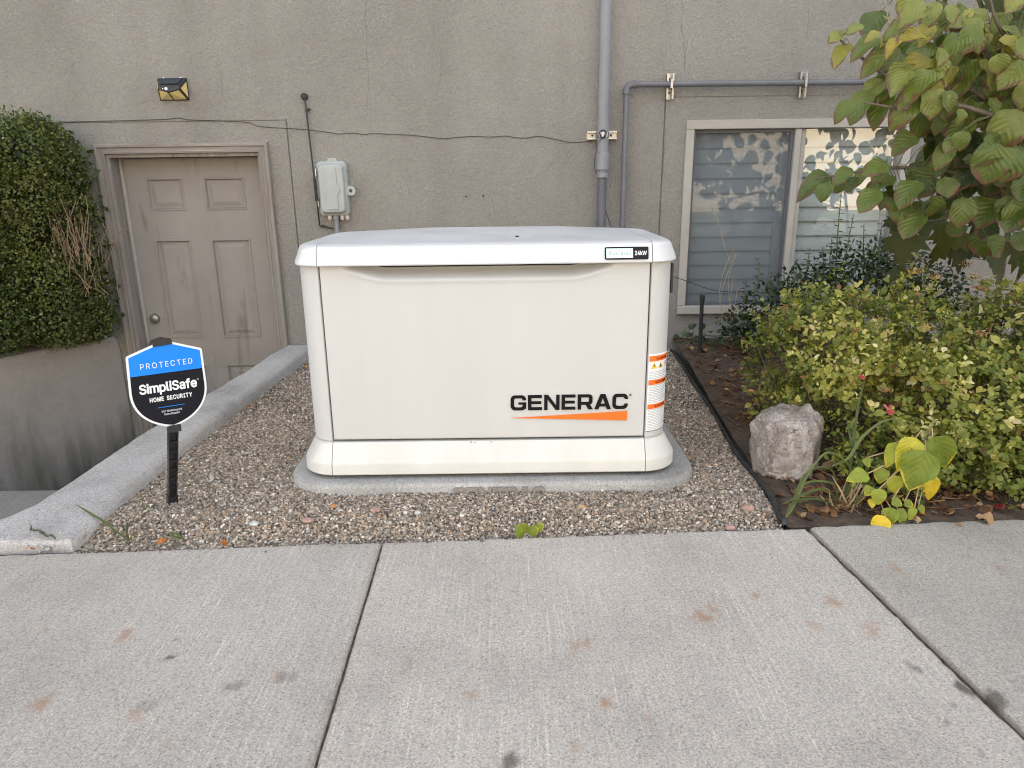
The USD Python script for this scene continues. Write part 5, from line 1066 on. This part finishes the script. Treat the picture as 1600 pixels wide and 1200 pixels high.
for _ in range(64):   # smaller leaves filling the near side of the crown
    x, y = r.uniform(1420, 1612), r.uniform(-10, 285); a = r.normal(1.75, .55); l = r.uniform(22, 42); jobs.append((x, y, x + l * math.cos(a), y + l * math.sin(a), l * r.uniform(.68, .9), 0))
for _ in range(46):   # leaves further right and behind, continuing the crown past the frame
    x, y = r.uniform(1540, 1760), r.uniform(-60, 420); a = r.uniform(.6, 2.6); l = r.uniform(32, 52); jobs.append((x, y, x + l * math.cos(a), y + l * math.sin(a), l * .85, int(r.random() < .5)))
BR_ = [[(1760, 420, 2.62), (1690, 300, 2.5), (1580, 190, 2.34), (1480, 120, 2.24), (1400, 125, 2.2), (1340, 85, 2.2), (1312, 62, 2.22)], [(1580, 190, 2.34), (1530, 60, 2.25), (1470, 5, 2.2), (1440, -40, 2.2)], [(1690, 300, 2.5), (1590, 285, 2.45), (1480, 268, 2.4), (1400, 262, 2.36), (1330, 270, 2.36), (1275, 280, 2.38)],
       [(1690, 300, 2.5), (1600, 210, 2.3), (1500, 165, 2.18), (1420, 170, 2.14), (1350, 160, 2.14)], [(1690, 300, 2.5), (1620, 120, 2.3), (1560, 40, 2.2), (1540, -40, 2.2)], [(1690, 300, 2.5), (1570, 240, 2.6), (1470, 230, 2.62)], [(1690, 320, 2.5), (1590, 350, 2.45), (1500, 330, 2.45)]]
sk = [spline([at_y(*q) for q in b], 6) for b in BR_]; SK = np.vstack(sk)
obj("trunk", tube(spline([(2.25, 2.72, .0), (2.24, 2.70, .4), (2.16, 2.66, .8), at_y(1760, 420, 2.62)], 5), np.linspace(.035, .02, 16), 9), "bark", dg, smooth=True)
for l in sk: obj("branch", tube(l, np.linspace(.010, .0025, len(l)), 7), "bark", dg, smooth=True)
from_ = []
for k, (bx_, by, tx_, ty, wd_, back) in enumerate(jobs):
    n_ = cKDTree(SK).query(at_y(bx_, by, 2.3))[1]; base_d = SK[n_][1] + (r.uniform(.10, .32) if back else r.uniform(-.13, .05))
    b = at_y(bx_, by, base_d); tip = at_y(tx_, ty, base_d - (r.uniform(-.02, .02) if back else r.uniform(.005, .030))); zc = (b - EYE) @ fwd; wm = wd_ / F * zc; d = tip - b; L = np.linalg.norm(d)
    L *= 1.12; wm *= 1.12; wid = min(1.02, max(.60, wm / L)); sc_ = max(L, wm / 1.02) * 1.10; view = norm(EYE - b); up_ = np.array([r.normal(0, .34), -.25, .95]) + view * .60
    tpl = leaf(9, 7, lambda t: ovate(t, .52, .66) * (1 - .35 * smoothstep(.80, 1.0, t)), fold=r.uniform(.08, .55), curl=r.uniform(.12, .58), wave=.16, wid=wid)
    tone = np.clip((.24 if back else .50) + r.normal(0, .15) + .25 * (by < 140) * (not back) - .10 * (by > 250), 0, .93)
    if k in (12, 13): tone = 1.0
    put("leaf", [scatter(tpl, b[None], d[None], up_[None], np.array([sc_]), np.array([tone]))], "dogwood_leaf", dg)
    a = SK[n_]; from_.append([a, (a + b) / 2 + [0, 0, .012], b])
nc = 420; Pc = np.column_stack([r.uniform(1.85, 3.3, nc), r.uniform(1.9, 2.9, nc), r.uniform(.85, 2.0, nc)]); Pc = Pc[proj(Pc)[0] > 1640]; nc = len(Pc)
put("outer_foliage", [scatter(leaf(7, 5, lambda t: ovate(t, .52, .66), fold=.3, curl=.35, wid=.75), Pc, r.normal(size=(nc, 3)) * [1, .6, .3] + [0, -.2, -.7], r.normal(size=(nc, 3)) * .4 + [0, -.3, 1], r.uniform(.075, .115, nc), np.clip(r.normal(.4, .2, nc), 0, .95))], "dogwood_leaf", dg, kind="stuff")
twigs("petioles", from_, .0016, "green_stem", dg, 5, kind="stuff")
twigs("bare_twig", [spline([at_y(1397, 52, 2.2), at_y(1388, 30, 2.2), at_y(1381, -20, 2.2)], 4), [at_y(1388, 30, 2.2), at_y(1379, 24, 2.2)], [at_y(1388, 30, 2.2), at_y(1397, 16, 2.2)]], .0016, "dry_stem", dg)

# maple branch behind it
r = np.random.default_rng(25); mp = thing("maple_sapling", "maple sapling with dark lobed leaves behind the dogwood, against the wall", "tree")
lob = np.array([(0, 0), (.10, .16), (.30, .13), (.24, .24), (.46, .32), (.38, .40), (.50, .60), (.30, .54), (.25, .62), (.16, .56), (.19, .80), (.08, .78), (0, 1.0)]); lob = np.vstack([lob, (lob * [-1, 1])[-2:0:-1]])
mv, mf = trimesh.creation.triangulate_polygon(Polygon(lob), engine="earcut"); mv = np.asarray(mv)[:np.max(mf) + 1]
ml = [(1412, 388, 75, 2.95), (1478, 378, 85, 3.0), (1560, 420, 70, 2.95), (1404, 436, 50, 2.95), (1540, 385, 60, 3.0), (1592, 396, 60, 3.0), (1500, 400, 55, 3.05), (1450, 352, 55, 3.1), (1530, 350, 60, 3.1), (1575, 360, 55, 3.1), (1560, 12, 60, 3.0), (1592, 28, 55, 3.0), (1480, -6, 60, 3.1), (1575, 52, 50, 2.95), (1530, -4, 55, 3.0), (1440, 330, 45, 3.1), (1480, 330, 45, 3.15), (1398, 352, 40, 3.1), (1600, 320, 55, 3.05)]
tops = []
for x, y, w_, dp in ml:
    c = at_y(x, y, dp); s_ = w_ / F * ((c - EYE) @ fwd) * 1.0; d = norm([r.normal(-.2, .5), r.normal(-.3, .2), -.75]); n_ = norm([r.normal(0, .3), -.75, .65]); d, sd, n_ = (q[0] for q in frame(d[None], n_[None])); b = c - d * s_ * .5
    P_l = b + s_ * (mv[:, 1:2] * d + mv[:, :1] * sd + (.35 * np.abs(mv[:, :1]) - .25 * mv[:, 1:2] ** 2) * n_); obj("leaf", (P_l, mf), "maple_leaf", mp, smooth=True, uv=mv, tint=np.full(len(mv), r.random())); tops.append(b)
tr = spline([(2.30, 3.35, .02), (2.28, 3.3, .6), (2.2, 3.25, 1.1), (2.1, 3.2, 1.7)], 6); obj("stem", tube(tr, np.linspace(.014, .006, len(tr)), 8), "bark", mp, smooth=True)
for b in tops: a = tr[np.argmin(np.abs(tr[:, 2] - b[2] + .05))]; obj("twig", tube(spline([a, (a + b) / 2 + [0, 0, .03], b], 4), .0022, 5, False), "bark", mp, smooth=True)

# broad-leaved seedling leaning over the sidewalk
r = np.random.default_rng(26); sd_ = thing("linden_seedling", "seedling with large heart-shaped green and yellow leaves leaning over the sidewalk edge", "plant")
Z5 = lambda x, y: (1160 + x / 3.636, 600 + y / 3.636)
LL = [(1038, 380, 950, 610, 190, .15, 1.93), (1080, 300, 1190, 500, 165, .12, 1.97), (985, 305, 885, 497, 132, .72, 1.96), (872, 332, 822, 478, 78, .55, 1.98), (1085, 515, 1050, 662, 85, .95, 1.99), (712, 508, 602, 536, 88, .45, 1.97), (802, 478, 770, 562, 80, .40, 2.0), (850, 520, 882, 628, 84, .60, 1.97), (742, 588, 698, 632, 60, .50, 1.97), (778, 595, 770, 688, 78, .50, 1.95), (742, 650, 735, 702, 46, .85, 1.96), (842, 700, 832, 815, 86, .22, 1.91), (882, 708, 928, 808, 72, .25, 1.92), (850, 658, 908, 692, 52, .25, 1.94), (920, 668, 972, 692, 46, .2, 1.95), (978, 700, 945, 772, 42, .45, 1.93), (812, 752, 738, 872, 95, .98, 1.895), (700, 420, 720, 470, 45, .3, 2.0), (1000, 690, 1040, 730, 40, .4, 1.96)]
stp = spline([(1.14, 2.06, .0), at_y(1440, 790, 2.03), at_y(1432, 730, 2.0), at_y(1445, 690, 2.0), at_y(1455, 672, 2.0)], 5); obj("stem", tube(stp, np.linspace(.006, .003, len(stp)), 7), "bark", sd_, smooth=True)
for a, b_, c, d_, w_, tone, dp in LL:
    b = at_y(*Z5(a, b_), dp); tip = at_y(*Z5(c, d_), dp - .02); d = tip - b; L = np.linalg.norm(d); wm = w_ / 3.636 / F * ((b - EYE) @ fwd)
    tpl = leaf(12, 9, lambda t: ovate(t, .42, .95) * (1 + .05 * np.sin(t * 70)), fold=r.uniform(.08, .38), curl=r.uniform(.08, .36), wave=.14, wid=min(1.0, wm / L * 1.0))
    lf_ = put("leaf", [scatter(tpl, b[None], d[None], (norm(EYE - b) + np.array([r.normal(0, .2), -.1, .4]))[None], np.array([L * 1.05]), np.array([tone]))], "linden_leaf", sd_)
    a_ = stp[np.argmin(np.linalg.norm(stp - b, axis=1))]; obj("leaf_stalk", tube(spline([a_, (a_ + b) / 2 + [0, .0, .025], b], 4), .0018, 5, False), "dry_stem", sd_, smooth=True)

# strap-leaved tuft by the boulder
r = np.random.default_rng(27); gt = thing("grass_tuft", "tuft of arching strap-like grass blades between the boulder and the sidewalk", "grass tuft")


def blade(pts, w_, name, parent, tone):
    l = spline(pts, 6); t = np.gradient(l, axis=0); sdv = norm(np.cross(t, [0, -.6, 1.0])); ww = (w_ * np.sin(np.clip(np.linspace(.12, 1, len(l)), 0, 1) * np.pi) ** .6 * .5 + .0002)[:, None]
    V = np.vstack([l - sdv * ww, l + [0, 0, -.0012], l + sdv * ww]); k = len(l); q = np.array([[i, i + 1, k + i + 1, k + i] for i in range(k - 1)] + [[k + i, k + i + 1, 2 * k + i + 1, 2 * k + i] for i in range(k - 1)])
    obj(name, (V, q), "grass_blade", parent, smooth=True, tint=np.full(len(V), tone), uv=np.column_stack([np.tile(np.linspace(0, 1, k), 3), np.repeat([1, 0, 1], k)]))


for pp in ([(1318, 796, 2.03), (1330, 735, 2.02), (1290, 708, 2.0), (1245, 770, 1.96)], [(1310, 796, 2.03), (1300, 735, 2.03), (1260, 740, 2.0), (1232, 800, 1.94)], [(1318, 798, 2.02), (1330, 720, 2.04), (1340, 640, 2.08), (1352, 590, 2.1)], [(1322, 798, 2.03), (1290, 765, 2.0), (1250, 775, 1.96), (1222, 788, 1.94)], [(1320, 796, 2.04), (1310, 760, 2.03), (1270, 752, 2.02), (1238, 768, 2.0)],
           [(1300, 728, 2.02), (1325, 716, 2.02), (1350, 680, 2.05), (1392, 655, 2.05), (1440, 675, 2.02)], [(1325, 798, 2.02), (1345, 740, 2.03), (1330, 690, 2.05), (1322, 650, 2.08)], [(1316, 798, 2.01), (1280, 780, 1.98), (1240, 785, 1.95), (1226, 812, 1.93)], [(1325, 800, 2.01), (1350, 770, 2.0), (1380, 760, 1.99)], [(1228, 808, 1.93), (1240, 790, 1.95), (1262, 740, 2.0), (1280, 715, 2.02)]):
    blade([at_y(*q) for q in pp], .0085, "blade", gt, r.random())
# dry leaf base of the tuft
dry = []
for k in range(26):
    b = at_y(1322 + r.normal(0, 12), 802, 2.03 + r.normal(0, .02)); e = b + [r.normal(0, .03), r.normal(-.02, .02), r.uniform(.04, .12)]; dry.append([b, (b + e) / 2 + r.normal(0, .006, 3), e])
twigs("dry_blades", dry, .0042, "dry_stem", gt, 5, kind="stuff")

# litter on the planted bed
r = np.random.default_rng(28); n = 1400
P = np.column_stack([r.uniform(.86, 2.6, n), np.where(np.arange(n) < 950, r.uniform(1.95, 4.02, n), r.uniform(1.93, 2.25, n)), np.zeros(n)]); P = P[(P[:, 0] > edging_x(P[:, 1]) + .02) & (P[:, 1] > edge_y(P[:, 0]) + .02)]; P[:, 2] = bed_z(P[:, 0], P[:, 1]) + .008; n = len(P)
lt = thing("leaf_litter", "brown fallen leaves, twigs and straw covering the planted bed", "leaf litter", kind="stuff")
put("fallen_leaves", [scatter(leaf(6, 5, fold=.28, curl=.22, wave=.25, wid=.58), P, norm(np.column_stack([r.normal(size=(n, 2)), r.normal(0, .25, n)])), norm(np.column_stack([r.normal(0, .5, (n, 2)), np.ones(n)])), r.uniform(.02, .055, n), r.random(n) ** 1.3)], "dry_leaf", lt, kind="stuff")
ls = []
for k in range(2600):
    x, y = r.uniform(.88, 2.5), r.uniform(1.97, 4.02)
    if x < edging_x(y) + .02 or y < edge_y(x) + .03: continue
    a = r.uniform(0, np.pi); l = r.uniform(.02, .10); z0 = bed_z(np.array(x), np.array(y)) + r.uniform(.0, .016); dv_ = np.array([math.cos(a), math.sin(a), r.normal(0, .18)]) * l / 2; c = np.array([x, y, float(z0)]); ls.append([c - dv_, c + dv_])
v = cat_([tube(l, .0013, 3, False) for l in ls]); obj("straw", (v.vertices, v.faces), "dry_leaf", lt, tint=np.repeat(r.random(len(ls)) * .8, 6), kind="stuff")
P = np.column_stack([r.uniform(-3.2, -2.4, 260), np.zeros(260), np.full(260, .172)]); P[:, 1] = np.interp(P[:, 0], [-3.2, -2.4], [2.9, 4.0]) + r.uniform(.02, .2, 260); n = 260
lh = thing("hedge_litter", "brown leaf scraps on the soil under the hedge", "leaf litter", kind="stuff")
put("fallen_leaves", [scatter(leaf(4, 3, fold=.5, curl=.4, wid=.6), P, norm(r.normal(size=(n, 3)) * [1, 1, .2]), norm(np.column_stack([r.normal(0, .5, (n, 2)), np.ones(n)])), r.uniform(.015, .03, n), r.random(n))], "dry_leaf", lh, kind="stuff")


def dry(px, py, s, lab, mt="orange_dry_leaf", z=.008, tone=None, two=False):
    c = at_z(px, py, z); parts = [scatter(leaf(9, 7, fold=.40, curl=.35, wave=.5, wid=.62), c[None] - [0, 0, 0], norm(r.normal(size=(1, 3)) * [1, 1, .15]), np.array([[r.normal(0, .3), -.4, 1.0]]), np.array([s]), np.array([r.random() if tone is None else tone]))]
    if two: parts.append(scatter(leaf(8, 7, fold=.4, curl=.4, wave=.5, wid=.6), c[None] + [.012, .006, .004], norm(r.normal(size=(1, 3)) * [1, 1, .3]), np.array([[0, -.3, 1.0]]), np.array([s * .8]), np.array([.3])))
    put("fallen_leaf", parts, mt, None); return tag(stage.GetPrimAtPath("/World/fallen_leaf" + (f"_{counts[('/World', 'fallen_leaf')] - 1:03d}" if counts[('/World', 'fallen_leaf')] > 1 else "")), lab, "leaf")


dry(255, 846, .030, "crumpled orange-brown leaf on the gravel below the sign's stake", two=True); dry(349, 843, .022, "small rusty leaf scrap at the sidewalk edge right of the stake"); dry(134, 839, .022, "rusty leaf scrap tucked against the kerb's broken end")
dry(46, 857, .018, "orange leaf scrap in front of the kerb's cracked end"); dry(386, 634, .022, "small orange leaf on the gravel beside the kerb, behind the sign", z=.02); dry(560, 767, .016, "reddish scrap against the front left of the pad", z=.014); dry(871, 764, .020, "orange scrap against the front right of the pad", z=.014)
dry(475, 574, .024, "yellowish leaf on the gravel where the kerb meets the generator's left side", z=.03); dry(400, 791, .015, "dark red-brown leaf scrap on the gravel between the stake and the pad")
dry(1567, 796, .045, "deep red fallen leaf on the soil at the far right", "dark_red_leaf", .02, .0); dry(1482, 804, .06, "large curled tan leaf on the soil right of the seedling", "dry_leaf", .02, .6); dry(1524, 806, .07, "broad pinkish brown leaf on the soil, left of the red one", "dry_leaf", .02, .75); dry(1440, 813, .035, "small pale leaf beside the sidewalk under the seedling", "dry_leaf", .015, .88); dry(1505, 822, .03, "thin brown leaf lying on the sidewalk edge at the right", "dry_leaf", .01, .7)

# weeds
wd_ = thing("gravel_weed", "small bright green weed with lobed leaves sprouting at the sidewalk edge", "weed")
for a, b_, c, d_, w_ in ((822, 838, 812, 826, 22), (824, 836, 836, 828, 16), (836, 830, 845, 822, 12), (824, 838, 818, 846 - 8, 16)):
    b = at_y(a, b_, 1.90); tip = at_y(c, d_, 1.885); L = np.linalg.norm(tip - b); put("leaf", [scatter(leaf(7, 5, lambda t: ovate(t, .4, .6) * (1 + .12 * np.sin(t * 30)), wid=min(1.3, w_ / F * 2 / L), curl=.2), b[None], (tip - b)[None], np.array([[0, -.7, .8]]), np.array([L * 1.3]), np.array([.25]))], "linden_leaf", wd_)
gw = thing("kerb_weed", "thin green grass blades leaning from the gravel onto the kerb", "weed")
for pp in ([(200, 845, .0), (165, 817, .02), (138, 800, .05), (118, 788, .06)], [(197, 822, .004), (215, 812, .012), (232, 798, .012), (246, 784, .016)], [(202, 846, .0), (198, 830, .03), (200, 815, .03)], [(220, 802, .01), (225, 795, .03), (222, 785, .04)]): blade([at_z(*q) for q in pp], .0065, "blade", gw, r.random())
gw2 = thing("grass_sprout", "short green grass sprout in the gravel right of the stake's foot", "weed")
for k in range(6): b = at_z(284 + r.normal(0, 3), 842, .0); blade([b, b + [r.normal(-.01, .006), r.normal(0, .004), .014], b + [r.normal(-.022, .01), -.004, r.uniform(.018, .03)]], .005, "blade", gw2, r.random())
iv = thing("creeping_vine", "creeping vine with dark green leaves along the foot of the wall under the window", "plant")
vp = spline([(.98, 3.93, .08), (1.06, 3.9, .14), (1.16, 3.86, .15), (1.28, 3.84, .19), (1.40, 3.8, .22)], 6); obj("stem", tube(vp, .003, 5), "bark", iv, smooth=True)
for k in range(64):
    b = vp[r.integers(0, len(vp))] + r.normal(0, .035, 3) * [1, .6, 1]; d = np.array([r.normal(), -.5, r.normal(0, .5)]); b[2] = max(b[2], .09); put("leaf", [scatter(leaf(5, 5, wid=.85, curl=.2), b[None], d[None], np.array([[r.normal(0, .3), -.6, .8]]), np.array([r.uniform(.025, .05)]), np.array([r.uniform(.2, 1.)]))], "dark_shrub_leaf", iv)
lo = thing("bed_weed", "low yellow-green weed with oval leaves between the edging and the boulder", "plant")
for k in range(40):
    b = at_y(r.uniform(1165, 1225), r.uniform(600, 655), r.uniform(2.62, 2.75)); b[2] = max(b[2], .06); put("leaf", [scatter(leaf(5, 3, wid=.62, curl=.2), b[None], np.array([[r.normal(), -.4, r.normal(.1, .3)]]), np.array([[r.normal(0, .3), -.5, .9]]), np.array([r.uniform(.022, .036)]), np.array([r.uniform(.4, .8)]))], "bush_leaf", lo)
twigs("stems", [[(1.0, 2.75, .03), at_y(1165 + 12 * k, 625, 2.7)] for k in range(5)], .002, "green_stem", lo, kind="stuff")
dw = thing("dry_weed", "pale dried weed stalks standing in front of the window's left pane", "weed")
ls = [[at_y(*q) for q in l] for l in ([(1138, 510, 3.7), (1126, 468, 3.7), (1136, 430, 3.7), (1150, 392, 3.7)], [(1130, 500, 3.7), (1124, 462, 3.7), (1132, 420, 3.7), (1148, 388, 3.7)], [(1143, 505, 3.7), (1138, 440, 3.7), (1148, 405, 3.7), (1151, 395, 3.7)], [(1150, 500, 3.7), (1142, 470, 3.7), (1146, 430, 3.7)], [(1141, 410, 3.72), (1128, 370, 3.74), (1120, 340, 3.76), (1106, 312, 3.78)], [(1160, 520, 3.66), (1150, 480, 3.66), (1152, 450, 3.66)])]
for l in ls: obj("stalk", tube(spline(l, 5), .0014, 5), "dry_stem", dw, smooth=True)
sr = thing("sprinkler_riser", "dark plastic sprinkler riser standing in the bed left of the window shrub", "sprinkler")
b = at_y(1094, 534, 3.72); tpt = at_y(1097, 470, 3.72); obj("riser_pipe", tube([b - [0, 0, .08], b, tpt], .0105, 10), "black_plastic", sr, smooth=40); obj("cap", tube([tpt, tpt + [0, 0, .006], tpt + [0, 0, .030]], .0135, 10), "black_plastic", sr, smooth=40)

# trees across the road, seen mirrored in the panes
r = np.random.default_rng(29)
for k, (x, y, h_, rd, lab) in enumerate(((3.2, -11.6, 3.0, .9, "small round tree in front of the house across the road, left of its bigger neighbour"), (12.8, -11.8, 4.6, 1.5, "larger round tree in front of the house across the road"))):
    tr_ = thing("street_tree", lab, "tree"); obj("trunk", tube([(x, y, 0), (x + .05, y, h_ * .5), (x, y, h_ * .75)], [.12, .09, .05], 8), "bark", tr_, smooth=True)
    P, N, D = blob_points([(x, y, h_ * .75, rd, rd, rd * .9), (x + rd * .5, y + .2, h_ * .85, rd * .7, rd * .7, rd * .6), (x - rd * .6, y, h_ * .7, rd * .6, rd * .6, rd * .55)], 5000, r, .6, .5)
    put("crown", [scatter(leaf(3, 3, wid=.7), P, r.normal(size=P.shape), N + r.normal(0, .5, P.shape), r.uniform(.10, .18, len(P)), r.random(len(P)))], "far_leaf", tr_, kind="stuff")
